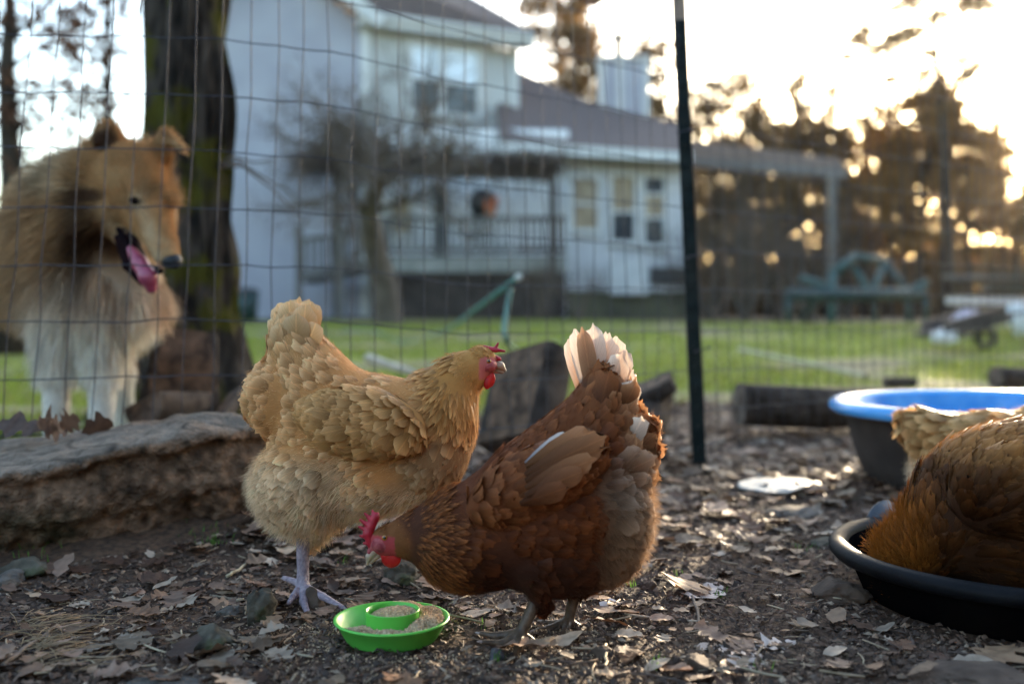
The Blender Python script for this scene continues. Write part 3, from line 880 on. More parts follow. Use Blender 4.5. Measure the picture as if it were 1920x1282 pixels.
# lattice skirt
zl0, zl1 = .42, dz - .25
k = 0
for s in (-1, 1):
    n = 22
    for i in range(n):
        xa = x0 + (x1 - x0) * i / n
        h = zl1 - zl0; xb = xa + s * h
        a_, b_ = np.array([xa, 18.93 + .012 * s, zl0]), np.array([xb, 18.93 + .012 * s, zl1])
        if xb < x0: tt = (x0 - xa) / (xb - xa); b_ = a_ + (b_ - a_) * tt
        if xb > x1: tt = (x1 - xa) / (xb - xa); b_ = a_ + (b_ - a_) * tt
        if np.linalg.norm(b_ - a_) > .08:
            o = MB(); o.beam(a_, b_, .045, .012, up=(0, -1, 0)); o.build('lattice_slat', M_DARKWOOD, deck)
o = MB(); o.box(((x0 + x1) / 2, 19.9, .9), (x1 - x0, .1, 1.0)); o.build('back_wall', M_DARKWOOD, deck)
# dry vines over the arbor beam
vg = np.random.default_rng(19); o = MB()
for k in range(900):
    px = 585 + 465 * vg.random(); p = W(px, 300 + (px - 590) * .04 - 13 * abs(vg.normal()) + 6, 18.6 + .5 * vg.random())
    dv = vg.normal(size=3) * np.array([.5, .3, .25]); o.tube([p, p + dv * .5 + [0, 0, .08], p + dv + [0, 0, -.10]], [.014, .010, .004], 3, cap=False)
for k in range(900):
    px = 560 + 200 * vg.random(); p = W(px, 318 - 95 * vg.random() ** 1.5 * math.sin(math.pi * min(1, (px - 555) / 205)), 18.3 + .7 * vg.random())
    dv = vg.normal(size=3) * np.array([.35, .25, .25]); o.tube([p, p + dv * .5 + [0, 0, .05], p + dv + [0, 0, -.12]], [.012, .009, .004], 3, cap=False)
vn = thing('dry_vine', W(815, 310, 18.8), 'tangle of dry brown vines lying over the dark arbor beam', 'vine')
o.build('vine_stems', mat('vine_stem', (.055, .038, .03), (.12, .082, .062), 4, .9), vn, smooth_=True)
# kettle grill and pot on the deck
gp = W(905, 480, 19.5); gp[2] = dz
gr = thing('kettle_grill', gp, 'black kettle grill with domed lid standing on the porch deck', 'grill')
r_ = .27; zc = H + (HY - 388) / F * 19.5
o = MB(); o.lathe([(.02, -.24), (.2, -.17), (r_, 0)], (gp[0], gp[1], zc), 20); o.build('bowl', M_METAL_DARK, gr, smooth_=True)
o = MB(); o.lathe([(r_ + .01, 0), (r_, .1), (.2, .27), (.08, .35), (.0, .36)], (gp[0], gp[1], zc + .01), 20); o.build('lid', M_METAL_DARK, gr, smooth_=True)
for ang in (.5, 2.6, 4.7):
    o = MB(); o.tube([(gp[0] + .12 * math.cos(ang), gp[1] + .12 * math.sin(ang), zc - .18), (gp[0] + .28 * math.cos(ang), gp[1] + .28 * math.sin(ang), dz + .02)], .018, 6); o.build('leg', M_METAL_DARK, gr)
fp = W(920, 480, 19.3); fp[2] = dz
pl = thing('potted_plant', (fp[0], fp[1], dz + .74), 'small pot of red and orange flowers on the porch railing', 'plant')
o = MB(); o.lathe([(0, 0), (.08, 0), (.12, .16), (.1, .16), (.09, .12), (0, .12)], (fp[0], 18.95, dz + .765), 12); o.build('pot', mat('clay', (.35, .12, .06), (.42, .16, .08)), pl)
V, q = cards(tg, np.array([fp[0], 18.95, dz + 1.0]) + tg.normal(size=(60, 3)) * .075, .05)
build('flower', V, q, mat('red_flower', (.55, .06, .03), (.6, .2, .04), 30), pl, smooth_=False, kind='stuff')

# ---- bare tree and bare shrubs in front of the porch
def twig_tree(name, base, label, cat, trunks, seed, spread, levels=4, length=.8, r=.05, mat_=None, group=None, leaf=0, trunk_part=True, hang=0.0, limbs=5):
    g = np.random.default_rng(seed); t = thing(name, base, label, cat, group)
    mt, mb = MB(), MB(); tips = []
    def grow(p, d, L, r, lev):
        n = 4; pts = [p]; dd = d
        for i in range(n):
            dd = norm(dd + g.normal(size=3) * .16 + np.array([0, 0, -hang if lev < levels - 1 else 0])); pts.append(pts[-1] + dd * L / n)
        (mt if (lev == levels and trunk_part) else mb).tube(pts, np.linspace(r, r * .6, n + 1), 5 if lev > 1 else 3, cap=False)
        if lev == 0: tips.append(pts[-1]); return
        for c in range((3 if lev < levels - 1 else 4) if lev < levels else limbs):
            ax = norm(np.cross(dd, g.normal(size=3)))
            a = spread * (.5 + .8 * g.random())
            grow(pts[-1 - (c % 2)], norm(dd * math.cos(a) + ax * math.sin(a)), L * ((.55 if lev < levels else .36) + .25 * g.random()), r * (.55 if lev < levels else .22), lev - 1)
    for (d, L) in trunks: grow(np.array(base, float), norm(np.array(d, float)), L, r, levels)
    if trunk_part: mt.build('trunk', mat_ or M_TWIG, t, smooth_=True)
    mb.build('branches' if False else 'crown', mat_ or M_TWIG, t, smooth_=True)
    return t
b = W(728, 600, 15.5); b[2] = float(gz(b[0], b[1], False)) - .03
twig_tree('bare_tree', b, 'bare small tree with thick trunk and spreading brown twigs before the porch', 'tree', [((.0, 0, 1), 2.45)], 61, .95, 5, 1.9, .24, mat_=mat('dark_twigs', (.085, .064, .052), (.15, .118, .096), 4, .9, spec=.2), hang=-.035, limbs=12)
for i, (px, d, hgt, lab) in enumerate([(1010, 17.6, .55, 'bare brown shrub growing below the dark part of the porch railing'), (1085, 17.8, .5, 'bare brown shrub beside the white panel under the house wing'),
                                  (1395, 20.0, 1.15, 'tall bare grey-brown shrub growing under the flat roof right of the house'), (1345, 20.6, .8, 'lower bare shrub next to the corner of the house, right of the post'), (1465, 19.5, 1.1, 'bare shrub left of the teal climbing frame')]):
    b = W(px, 598, d); b[2] = float(gz(b[0], b[1], False)) - .03
    twig_tree('bare_shrub', b, lab, 'shrub', [((math.cos(k * 1.3) * .4, math.sin(k * 1.3) * .3, 1), hgt) for k in range(7)], 70 + i, .5, 4, hgt, .022, group='bare shrubs along the house', trunk_part=False)

for i, (px, d, h, lab) in enumerate([(1330, 18.2, 1.45, 'tall bare brown sapling just right of the fence post, before the far wing'), (1398, 17.6, 1.5, 'bare brown sapling in the middle of the far wing'), (1455, 18.0, 1.6, 'bare brown sapling before the right half of the far wing'),
                                   (1520, 17.4, 1.4, 'bare brown sapling left of the grey corner post of the far wing'), (1590, 18.5, 1.6, 'bare brown sapling right of the grey corner post, behind the teal frame')]):
    b = W(px, 598, d); b[2] = float(gz(b[0], b[1], False)) - .03
    twig_tree('bare_tree', b, lab, 'tree', [((.12, 0, 1), h), ((-.15, .1, 1), h * .9), ((.3, -.1, 1), h * .7), ((-.35, 0, 1), h * .7), ((.5, .1, 1), h * .5), ((-.6, 0, 1), h * .45)], 90 + i, .6, 4, h, .035, mat_=M_SAPLING, group='bare saplings before the far wing')
# ---- big mossy trunk behind the collie
def trunk_mesh(name, base, h, prof, mat_, parent, seed, kx=56, kz=90, amp=.018, lobes=5):
    g = np.random.default_rng(seed)
    a = np.linspace(0, 2 * np.pi, kx, endpoint=False); z = np.linspace(0, h, kz)
    A, Z = np.meshgrid(a, z, indexing='ij')
    R = np.interp(Z, [p[0] for p in prof], [p[1] for p in prof])
    flare = np.exp(-Z / .22)
    R = R * (1 + flare * .22 * np.cos(lobes * A + 1.0) )
    Pn = np.stack([np.cos(A) * 4, np.sin(A) * 4, Z * 1.2], -1)
    R = R + amp * (np.abs(vnoise(Pn * np.array([4.5, 4.5, 1.6]), seed)) * 2 - .7) + amp * .5 * vnoise(Pn * 6, seed + 1)
    V = np.stack([base[0] + R * np.cos(A), base[1] + R * np.sin(A), base[2] + Z], -1).reshape(-1, 3)
    i, j = np.meshgrid(np.arange(kx), np.arange(kz - 1), indexing='ij'); i2 = (i + 1) % kx
    q = np.stack([i * kz + j, i2 * kz + j, i2 * kz + j + 1, i * kz + j + 1], -1).reshape(-1, 4)
    return build(name, V, q, mat_, parent)
M_MOSSBARK = mat('mossy_bark', (.016, .012, .009), (.12, .092, .07), 30, .92, 1.0, 60, stretch=(1, 1, .22), spec=.15, spots=(6.5, .50, (.10, .088, .012)), bdist=.04)
tb = W(352, 600, 3.35); tb[2] = float(gz(tb[0], tb[1], False)) - .02
tr = thing('mossy_tree', tb, 'thick dark tree trunk with yellow-green moss standing behind the collie', 'tree')
trunk_mesh('trunk', tb, 4.2, [(0, .28), (.15, .215), (.4, .165), (.8, .135), (1.3, .124), (4.2, .11)], M_MOSSBARK, tr, 12, amp=.026)
gg = np.random.default_rng(8)
o = MB()
for (zz, dx) in ((1.75, .9), (2.3, -1.0), (2.8, .8), (3.3, -.8)):
    p = tb + np.array([0, 0, zz]); o.tube([p, p + [dx * .5, .1, .18], p + [dx, .2, .25]], [.05, .03, .012], 6)
o.build('limb', M_MOSSBARK, tr, smooth_=True)
V, q = cards(gg, np.concatenate([tb + np.array([dx, .2, zz + .25]) + gg.normal(size=(40, 3)) * .3 for (zz, dx) in ((1.9, .9), (2.4, -1.0), (2.9, .8), (3.4, -.8))]), .05)
build('crown', V, q, M_BROWNLEAF, tr, smooth_=False)
# thin bare branches in front of the pale gable
o = MB()
p0 = tb + np.array([.10, -.05, .86])
bt = thing('bare_branch', p0, 'thin bare branch drooping from the mossy trunk across the pale gable', 'branch')
for (dx, dzz, l) in ((.22, -.06, 1), (.18, .02, 1), (.26, -.13, 1)):
    o.tube([p0, p0 + [dx * .4, -.02, .03 + dzz * .2], p0 + [dx * .8, -.03, dzz * .6], p0 + [dx * 1.15, -.02, dzz * 1.3]], [.007, .005, .0035, .002], 5)
o.build('twig', M_TWIG, bt, smooth_=True)

# ---- unseen coop added behind the camera's right shoulder to shade the hens' near side
M_COOP = mat('coop_wood', (.07, .052, .04), (.14, .105, .08), 6, .85, .4, 40, stretch=(1, 1, .2))
cp = thing('shade_coop', (1.9, -.9, 0), 'weathered wooden coop added unseen behind the camera to shade the hens', 'shade_screen')
for k in range(22):
    o = MB(); o.box((.18 + k * .16, -.72, 1.15), (.152, .022, 2.3)); o.build('plank', M_COOP, cp)
for k in range(16):
    o = MB(); o.box((3.68, -.66 + -.16 * k, 1.15), (.022, .152, 2.3)); o.build('plank', M_COOP, cp)
o = MB(); o.slab([(-.1, -.45, 2.30), (3.95, -.45, 2.30), (3.95, -3.4, 2.75), (-.1, -3.4, 2.75)], .03); o.build('roof', M_SHINGLE, cp)

# ================================================================== FENCE
FS = 1.05
fpath = np.array([(-1.6, 1.70), (-.905, 1.765), (-.51, 1.82), (-.063, 2.06), (.455, 2.47), (1.73, 3.37), (2.7, 4.05)]) * FS
def fence_pts(n=800):
    P = fpath.copy()
    t = np.linspace(0, len(P) - 1, n)
    i = np.clip(t.astype(int), 0, len(P) - 2); u = (t - i)[:, None]
    m = np.gradient(P, axis=0)
    h = lambda a, b, ma, mb: (2 * u ** 3 - 3 * u ** 2 + 1) * a + (u ** 3 - 2 * u ** 2 + u) * ma + (-2 * u ** 3 + 3 * u ** 2) * b + (u ** 3 - u ** 2) * mb
    return h(P[i], P[i + 1], m[i], m[i + 1])
fp_ = fence_pts(); fl = np.concatenate([[0], np.cumsum(np.linalg.norm(np.diff(fp_, axis=0), axis=1))])
def fpos(s): return np.stack([np.interp(s, fl, fp_[:, 0]), np.interp(s, fl, fp_[:, 1])], -1)
fence = thing('wire_fence', (0.0, float(np.interp(0.0, fp_[:, 0], fp_[:, 1])), 0), 'welded wire mesh fence crossing the whole yard in front of the collie and the house', 'fence')
M_WIRE = mat('galvanized_wire', (.035, .031, .038), (.075, .07, .078), 60, .5, .2, 300, spec=.4, metal=.3)
VS, HS = .0508 * FS, .1016 * FS
s_all = np.arange(0, fl[-1], VS); hz_all = np.arange(.035, 1.95, HS)
fg = np.random.default_rng(31)
lean = np.interp(fpos(s_all)[:, 0] / fpos(s_all)[:, 1] * F + CX, [0, 700, 1300, 1920], [.07, .0, -.05, -.05])
jit = fg.normal(size=(len(s_all), len(hz_all), 3)) * np.array([.0016, .003, .0016])
# slow sags shared by neighbours
NODE = np.zeros((len(s_all), len(hz_all), 3))
for j, hz in enumerate(hz_all):
    xy = fpos(s_all + lean * (hz - .38))
    bow = .010 * vnoise(np.stack([s_all * 2.2, np.full_like(s_all, hz * 2.5), 0 * s_all], -1), 3)
    sag = .006 * vnoise(np.stack([s_all * 1.3, np.full_like(s_all, hz * 6.0), 0 * s_all + 4], -1), 6)
    NODE[:, j, :2] = xy; NODE[:, j, 1] += bow
    NODE[:, j, 2] = hz + sag + gz(xy[:, 0], xy[:, 1], False) * .5
NODE += jit
for j in range(len(hz_all)):
    o = MB(); P = NODE[:, j]; mid = (P[1:] + P[:-1]) / 2; mid[:, 2] -= .0006
    Q = np.empty((len(P) * 2 - 1, 3)); Q[0::2] = P; Q[1::2] = mid
    o.tube(Q, .00125, 5); o.build('horizontal_wire', M_WIRE, fence, smooth_=True)
off = np.array([0, -.0019, 0])
for i in range(len(s_all)):
    o = MB(); o.tube(NODE[i] + off, .00115, 5); o.build('vertical_wire', M_WIRE, fence, smooth_=True)

# steel T-post
pz = 2.545
pb, ptop = W(1313, 885, pz), W(1271, -40, pz + .02)
pb = np.array([pb[0], pz, float(gz(pb[0], pz, False)) - .03])
post = thing('fence_post', pb, 'dark green steel T-post with a rusty pale tip holding up the wire fence', 'post')
M_POST = mat('post_paint', (.006, .011, .011), (.016, .022, .02), 14, .6, .3, 90, spec=.12, spots=(30, .66, (.045, .03, .02)))
M_TIP = mat('bare_tip', (.22, .15, .10), (.34, .24, .17), 30, .7)
dp = norm(ptop - pb); Lp = np.linalg.norm(ptop - pb)
xa = norm(np.cross(dp, [0, 1, 0])); ya = np.cross(xa, dp); ya = ya if ya[1] > 0 else -ya
tri = np.interp(0, [0, 1], [0, 1])
o = MB(); kT = (HY - 0 + 34) / F
tz = pb + dp * (Lp * (885 - 38) / 925)
RP = np.stack([xa, dp, ya], 1)
o.box((pb + tz) / 2, (.034, np.linalg.norm(tz - pb), .005), RP); o.box((pb + tz) / 2 + ya * .016, (.006, np.linalg.norm(tz - pb) - .002, .028), RP)
for k in range(22): o.box(pb + dp * (.08 + k * .052) - ya * .006, (.010, .016, .009), RP)
o.build('shaft', M_POST, post)
o = MB(); o.box((tz + ptop) / 2, (.0345, np.linalg.norm(ptop - tz), .0055), RP); o.box((tz + ptop) / 2 + ya * .016, (.0065, np.linalg.norm(ptop - tz) - .002, .0285), RP); o.build('tip', M_TIP, post)
for (px, py) in ((1283, 247), (1316, 655), (1300, 480)):
    c = W(px, py, pz); a = np.linspace(-2.6, 2.6, 16)
    o = MB(); o.tube(c + np.stack([np.sin(a) * .0215, -.008 - np.cos(a) * .006, .003 * a], 1), .0016, 5); o.build('wire_clip', M_WIRE, post, smooth_=True)

# ================================================================== ROCKS AND LOGS
def stone(name, c, r, label, mat_, seed, flat=.0, group=None, cat='stone', amp=.28, freq=1.6, sub=34, rot=0.0, facets=0):
    """noise-shaped stone: c base centre, r radii"""
    g = np.random.default_rng(seed)
    n = sub; a = np.linspace(0, 2 * np.pi, n * 2, endpoint=False); b = np.linspace(-np.pi / 2, np.pi / 2, n)
    A, B = np.meshgrid(a, b, indexing='ij')
    D = np.stack([np.cos(B) * np.cos(A), np.cos(B) * np.sin(A), np.sin(B)], -1)
    R = 1 + amp * vnoise(D * freq + seed, seed) + amp * .4 * vnoise(D * freq * 2.7, seed + 1) + .07 * vnoise(D * 7, seed + 2) + .035 * vnoise(D * 17, seed + 3)
    for k in range(facets):
        nn = norm(g.normal(size=3)); lim = .55 + .25 * g.random()
        R = np.where((D * R[..., None]) @ nn > lim, lim / np.maximum(D @ nn, .05), R)
    V = D * R[..., None] * np.array(r)
    cs, sn = math.cos(rot), math.sin(rot)
    V = V @ np.array([[cs, sn, 0], [-sn, cs, 0], [0, 0, 1]])
    V[..., 2] += r[2] * .55
    V = V + np.array(c)
    m = n * 2; i, j = np.meshgrid(np.arange(m), np.arange(n - 1), indexing='ij'); i2 = (i + 1) % m
    q = np.stack([i * n + j, i2 * n + j, i2 * n + j + 1, i * n + j + 1], -1).reshape(-1, 4)
    o = build(name, V.reshape(-1, 3), q, mat_, loc=c)
    return tag(o, label, cat, group)
M_STONE = mat('grey_stone', (.06, .05, .042), (.15, .128, .108), 34, .9, 1.0, 70, spec=.15, bdist=.005)
M_STONE_MOSS = mat('mossy_stone', (.055, .045, .032), (.125, .105, .075), 34, .92, 1.0, 70, bdist=.005, spots=(22, .56, (.07, .072, .035)), spec=.25)
M_STONE_BROWN = mat('brown_stone', (.06, .038, .026), (.125, .083, .057), 30, .85, .9, 140, spec=.3)
def gp_(px, py):
    """where the photo pixel meets the ground"""
    d = H * F / (py - HY)
    for _ in range(12):
        x = (px - CX) / F * d; d = (H - float(gz(x, d, False))) * F / (py - HY)
    x = (px - CX) / F * d
    return np.array([x, d, float(gz(x, d, False))])
for (px, py, w, h_, lab, m, sd, fc) in [
    (750, 1098, 42, 27, 'round brown mossy stone on the dirt behind the russet hen\'s red wattle', M_STONE_MOSS, 3, 2),
    (487, 1168, 42, 38, 'angular grey mossy stone beside the standing leg of the buff hen', M_STONE_MOSS, 7, 4),
    (436, 1160, 26, 15, 'small flat pale grey stone left of the angular mossy stone', M_STONE, 9, 3),
    (395, 1222, 52, 26, 'low green mossy stone, nearest to the camera left of the green feeder', M_STONE_MOSS, 12, 2),
    (496, 1212, 20, 14, 'small square brown stone left of the green feeder', M_STONE_BROWN, 14, 4),
    (585, 1140, 34, 26, 'dark brown stone right behind the toes of the buff hen', M_STONE_BROWN, 16, 4),
    (50, 1085, 44, 22, 'flat mossy stone lying under the left end of the big rock slab', M_STONE_MOSS, 18, 3),
    (8, 1105, 40, 18, 'pale flat stone at the left, in front of the big rock slab', M_STONE, 20, 3),
    (1572, 1130, 52, 26, 'brown angular stone leaning against the black feed pan', M_STONE_BROWN, 22, 5),
    (932, 1240, 17, 15, 'smooth dark round stone just in front of the russet hen\'s near foot', mat('dark_pebble', (.035, .03, .032), (.07, .06, .06), 30, .6, .3, 100), 24, 0),
    (1222, 1108, 15, 11, 'small dark clod of stone on the dirt right of the russet hen', M_STONE_BROWN, 26, 3),
    (1310, 1262, 34, 20, 'small brown stone at the bottom edge right of the russet hen\'s feet', M_STONE_BROWN, 28, 4),
    (1420, 1200, 18, 9, 'flat brown chip of stone on the dirt left of the black pan', M_STONE_BROWN, 30, 4),
    (1128, 1232, 22, 13, 'grey brown stone behind the russet hen\'s far toes', M_STONE_BROWN, 32, 4),
    (1545, 1030, 30, 14, 'low dark stone with moss just left of the black pan rim', M_STONE_MOSS, 34, 3)]:
    c = gp_(px, py); k = c[1] / F
    c[1] += w * k * .6
    c = np.array([(px - CX) / F * c[1], c[1], float(gz(c[0], c[1], False)) - .002])
    k = c[1] / F
    stone('stone', c, (w * k, w * k * .8, h_ * k), lab, m, sd, facets=fc, rot=sd * .7)
c = gp_(330, 1282); stone('stone', (c[0], c[1] - .012, -.016), (.055, .03, .016), 'flat grey stone at the very bottom edge left of the green feeder', M_STONE, 36, facets=2)
c = gp_(1850, 1268); stone('stone', (c[0], c[1] - .01, -.008), (.075, .05, .012), 'flat dark flagstone in front of the black feed pan', M_STONE_BROWN, 38, facets=2)

# pale flat paving stones in the dirt on the right, behind the russet hen
M_PALESTONE = mat('pale_flagstone', (.26, .25, .215), (.40, .385, .345), 12, .4, .3, 60, spec=.6)
for (px, py, w, dd, lab, sd, m) in [(1455, 917, 92, .11, 'large pale wet flagstone lying flat in the dirt right of the fence post', 41, M_PALESTONE), (1475, 968, 55, .06, 'smaller greenish grey flagstone in front of the pale one', 43, M_STONE)]:
    c = gp_(px, py); k = c[1] / F
    stone('flagstone', (c[0], c[1], c[2] + .002), (w * k, dd, .010), lab, m, sd, facets=5, amp=.2)

# the big rock slab on the left
def slab_top(P, x0=-1.02, x1=-.435):
    u = (P[:, 0] - x0) / (x1 - x0)
    zt = np.interp(u, [-.5, 0, .25, .5, .8, 1.02], [.145, .155, .17, .19, .215, .20]) + .006 * vnoise(P * np.array([6, 7, 0]), 5) + .006 * np.abs(vnoise(P * np.array([9, 26, 0]), 6)) - .007 * smooth(.05, .0, np.abs(vnoise(P * np.array([6, 13, 0]) + 3, 41))) + .004 * vnoise(P * np.array([40, 50, 0]), 26)
    return zt - .055 * np.clip((1.80 - P[:, 1]) / .30, 0, 1) ** 1.3
def slab_rock():
    A = np.array([-1.02, 1.62, .0]); Bx = np.array([-.435, 1.79, 0])
    def f(P):
        x = P[:, 0]; u = (x - A[0]) / (Bx[0] - A[0])
        yf = np.interp(u, [-.5, 0, .3, .6, .9, 1.0], [1.40, 1.455, 1.50, 1.57, 1.665, 1.74]) + .02
        yb = 1.78 + .04 * u + .02 * vnoise(P * np.array([5, 0, 0]), 3)
        zt = slab_top(P)
        zb = -.05
        n1 = .007 * vnoise(P * 14, 7) + .010 * np.abs(vnoise(P * 42, 8)) + .008 * vnoise(P * 5, 2) + .008 * vnoise(P * 80, 18)
        lip = smooth(.030, .016, zt - P[:, 2] + .012 * vnoise(P * np.array([16, 0, 0]), 19))                       # harder top bed juts out over the rough face
        th = np.clip((zt - P[:, 2]) / .12, 0, 1.5); yf2 = yf + .012 * np.minimum(th * 6, 1) - .014 * np.sin(np.pi * np.minimum(th, 1)) + .06 * np.maximum(th - .8, 0) - .012 * lip + n1 * (1 - lip)
        d = np.stack([yf2 - P[:, 1], P[:, 1] - yb, P[:, 2] - zt, zb - P[:, 2], x - (Bx[0] + .012 + .02 * vnoise(P * np.array([0, 8, 11]), 9) - .55 * np.clip(.10 - P[:, 2], 0, 1) * .5), -1.35 - x], 1)
        r = .014
        q = np.maximum(d + r, 0)
        return np.linalg.norm(q, axis=1) + np.minimum((d + r).max(1), 0) - r
    V, q = surface_nets(f, (-1.38, 1.34, -.07), (-.37, 1.86, .25), .0050)
    n = np.zeros_like(V)
    fn = np.cross(V[q[:, 1]] - V[q[:, 0]], V[q[:, 3]] - V[q[:, 0]])
    for k in range(4): np.add.at(n, q[:, k], fn)
    n = norm(n)
    top = smooth(.2, .5, n[:, 2]) * smooth(.024, .010, slab_top(V) - V[:, 2] + .012 * vnoise(V * np.array([16, 0, 0]), 19))
    ck = np.abs(vnoise(V * np.array([6, 13, 4]) + 3, 41)); ck2 = np.abs(vnoise(V * np.array([17, 30, 9]) + 8, 42))
    st = vnoise(V * np.array([5, 9, 12]), 11) + .7 * vnoise(V * np.array([30, 40, 50]), 12) + .5 * vnoise(V * 90, 17)
    tcol = np.array([.27, .205, .155]) * (1 + .14 * st)[:, None]
    rust = smooth(.35, .8, vnoise(V * np.array([6, 9, 9]), 13))[:, None]
    tcol = tcol * (1 - .6 * rust) + np.array([.25, .13, .07]) * .6 * rust
    fcol = np.array([.225, .135, .083]) * np.clip(1 + .35 * vnoise(V * 28, 14) + .75 * vnoise(V * 85, 15), .25, 2)[:, None]
    tcol = tcol * (.35 + .65 * smooth(.0, .06, ck))[:, None] * (.6 + .4 * smooth(.0, .07, ck2))[:, None]
    moss = smooth(.10, .03, V[:, 2])[:, None] * smooth(0, .6, vnoise(V * 9, 16))[:, None] * .7
    fcol = fcol * (1 - moss) + np.array([.07, .075, .025]) * moss
    c = tcol * top[:, None] + fcol * (1 - top[:, None])
    o = build('rock_slab', V, q, mat('slab_stone', (.78, .78, .78), (1.2, 1.2, 1.2), 60, .85, 1.0, 190, attr=True, spec=.12, vor=.6, vscale=150, bdist=.012), loc=(-.8, 1.6, .03), col=c)
    tag(o, 'big sandstone slab with a smooth grey top and rough brown broken face below the collie', 'rock')
slab_rock()

M_LOGBARK = mat('log_bark', (.022, .015, .011), (.085, .062, .048), 16, .9, 1.0, 40, spec=.2, bdist=.012)
M_LOGWOOD = mat('cut_wood', (.06, .04, .03), (.17, .12, .09), 30, .8, .6, 60, stretch=(1, 1, 1), spec=.25)
M_LOGPALE = mat('split_wood', (.05, .028, .016), (.19, .11, .065), 24, .8, .6, 60, spec=.25)
def log(name, a, b, r, label, seed, split=0, taper=.95, cat='log', face=None, bark=None):
    """a piece of firewood from a to b; split > 0 cuts away a wedge so it has flat split faces"""
    g = np.random.default_rng(seed); a, b = np.array(a, float), np.array(b, float)
    t = thing(name, (a + b) / 2, label, cat)
    d = norm(b - a); ref = np.array([0, 0, 1.]) if abs(d[2]) < .8 else np.array([0, 1., 0])
    x = norm(np.cross(d, ref)); y = np.cross(x, d)
    k, n = 44, 22; ang = np.linspace(0, 2 * np.pi, k, endpoint=False)
    ts = np.linspace(0, 1, n); A, T = np.meshgrid(ang, ts, indexing='ij')
    R = r * (1 + (taper - 1) * T) * (1 + .10 * vnoise(np.stack([np.cos(A) * 1.5, np.sin(A) * 1.5, T * 2 + seed], -1), seed) + .05 * np.abs(vnoise(np.stack([np.cos(A) * 6, np.sin(A) * 6, T * 4], -1), seed + 1)))
    cut = np.zeros_like(A, bool)
    for s in range(split):
        c = g.random() * 6.28 if face is None else face + s * 1.9
        lim = r * (.12 + .25 * g.random()) * (1 + .25 * vnoise(np.stack([T * 3, 0 * T, 0 * T], -1), seed + 5))
        pr = R * np.cos(A - c); m = pr > lim
        R = np.where(m, lim / np.maximum(np.cos(A - c), .05), R); cut |= m
    V = a + (b - a) * T[..., None] + R[..., None] * (np.cos(A)[..., None] * x + np.sin(A)[..., None] * y)
    V = V.reshape(-1, 3)
    i, j = np.meshgrid(np.arange(k), np.arange(n - 1), indexing='ij'); i2 = (i + 1) % k
    q = np.stack([i * n + j, i2 * n + j, i2 * n + j + 1, i * n + j + 1], -1).reshape(-1, 4)
    cq = cut[i, j].ravel() & cut[i2, j].ravel()
    if (~cq).any(): build('bark', V, q[~cq], bark or M_LOGBARK, t)
    if cq.any(): build('split_face', V, q[cq], M_LOGPALE, t)
    for e, (jj, p) in enumerate(((0, a), (n - 1, b))):
        ring = np.arange(k) * n + jj
        P = np.concatenate([V[ring], V[ring] * .5 + p * .5 + d * g.normal(size=(k, 1)) * .002, [p]])
        tt = []
        qq = [[u, (u + 1) % k, k + (u + 1) % k, k + u] for u in range(k)]
        tt = [[k + u, k + (u + 1) % k, 2 * k] for u in range(k)]
        build('cut_end', P, [np.array(qq), np.array(tt)], M_LOGWOOD, t, smooth_=False)
    return t
log('split_log', W(330, 800, 2.55), W(352, 622, 2.62), .105, 'upright split log with peeling bark leaning on the mossy tree', 5, 1, .72, face=4.2)
log('split_log', W(268, 762, 2.30), W(372, 758, 2.5), .052, 'short dark chunk of firewood lying behind the right end of the big slab', 8, 2)
log('split_log', W(400, 790, 2.42), W(438, 735, 2.62), .035, 'small brown wedge of firewood at the foot of the mossy tree', 15, 2)
log('split_log', W(962, 830, 2.50), W(996, 664, 2.62), .118, 'thick split log standing on end behind the head of the buff hen', 21, 1, .92, face=5.6)
log('split_log', W(1125, 760, 2.75), W(1262, 712, 2.70), .095, 'pointed split log lying behind the white tail of the russet hen', 24, 2, .35, face=1.2)
log('split_log', W(1190, 830, 2.62), W(1218, 745, 2.80), .07, 'dark split log end below the pointed one behind the russet hen', 33, 1)
log('split_log', W(1045, 800, 2.55), W(1140, 772, 2.75), .05, 'dark low log between the thick log and the russet hen\'s tail', 37, 1)
log('fallen_log', W(1385, 757, 3.25), W(1650, 765, 3.3), .068, 'dark round log lying on the ground left of the blue pool', 27, 0)
log('fallen_log', W(1865, 706, 4.6), W(2010, 716, 4.7), .05, 'brown log end lying in the grass beyond the blue pool at the right edge', 29, 0)
log('fallen_log', W(1660, 718, 4.9), W(1715, 716, 4.95), .028, 'short dark log in the grass just beyond the blue pool rim', 30, 0)
log('branch', W(690, 672, 4.2), W(785, 702, 3.9), .022, 'pale barkless branch lying on the lawn behind the buff hen', 31, 0, .6, 'branch', bark=mat('pale_branch', (.42, .34, .24), (.56, .46, .34), 12, .7))
log('branch', W(955, 690, 3.9), W(1080, 668, 4.2), .013, 'pale stick on the lawn behind the thick split log', 32, 0, .7, 'branch', bark=mat('pale_stick', (.42, .36, .28), (.55, .48, .38), 12, .7))
log('branch', W(1385, 655, 7.0), W(1625, 705, 5.2), .016, 'long pale stick slanting across the lawn right of the fence post', 34, 0, .8, 'branch', bark=mat('straw_stick', (.36, .31, .18), (.48, .42, .26), 12, .7))
c = gp_(955, 812); stone('stone', (c[0], 2.22, c[2]), (.05, .05, .028), 'pale rough stone on the ground at the foot of the thick split log', mat('whitish_stone', (.26, .22, .20), (.42, .37, .34), 30, .85, .8, 100), 44, facets=3)

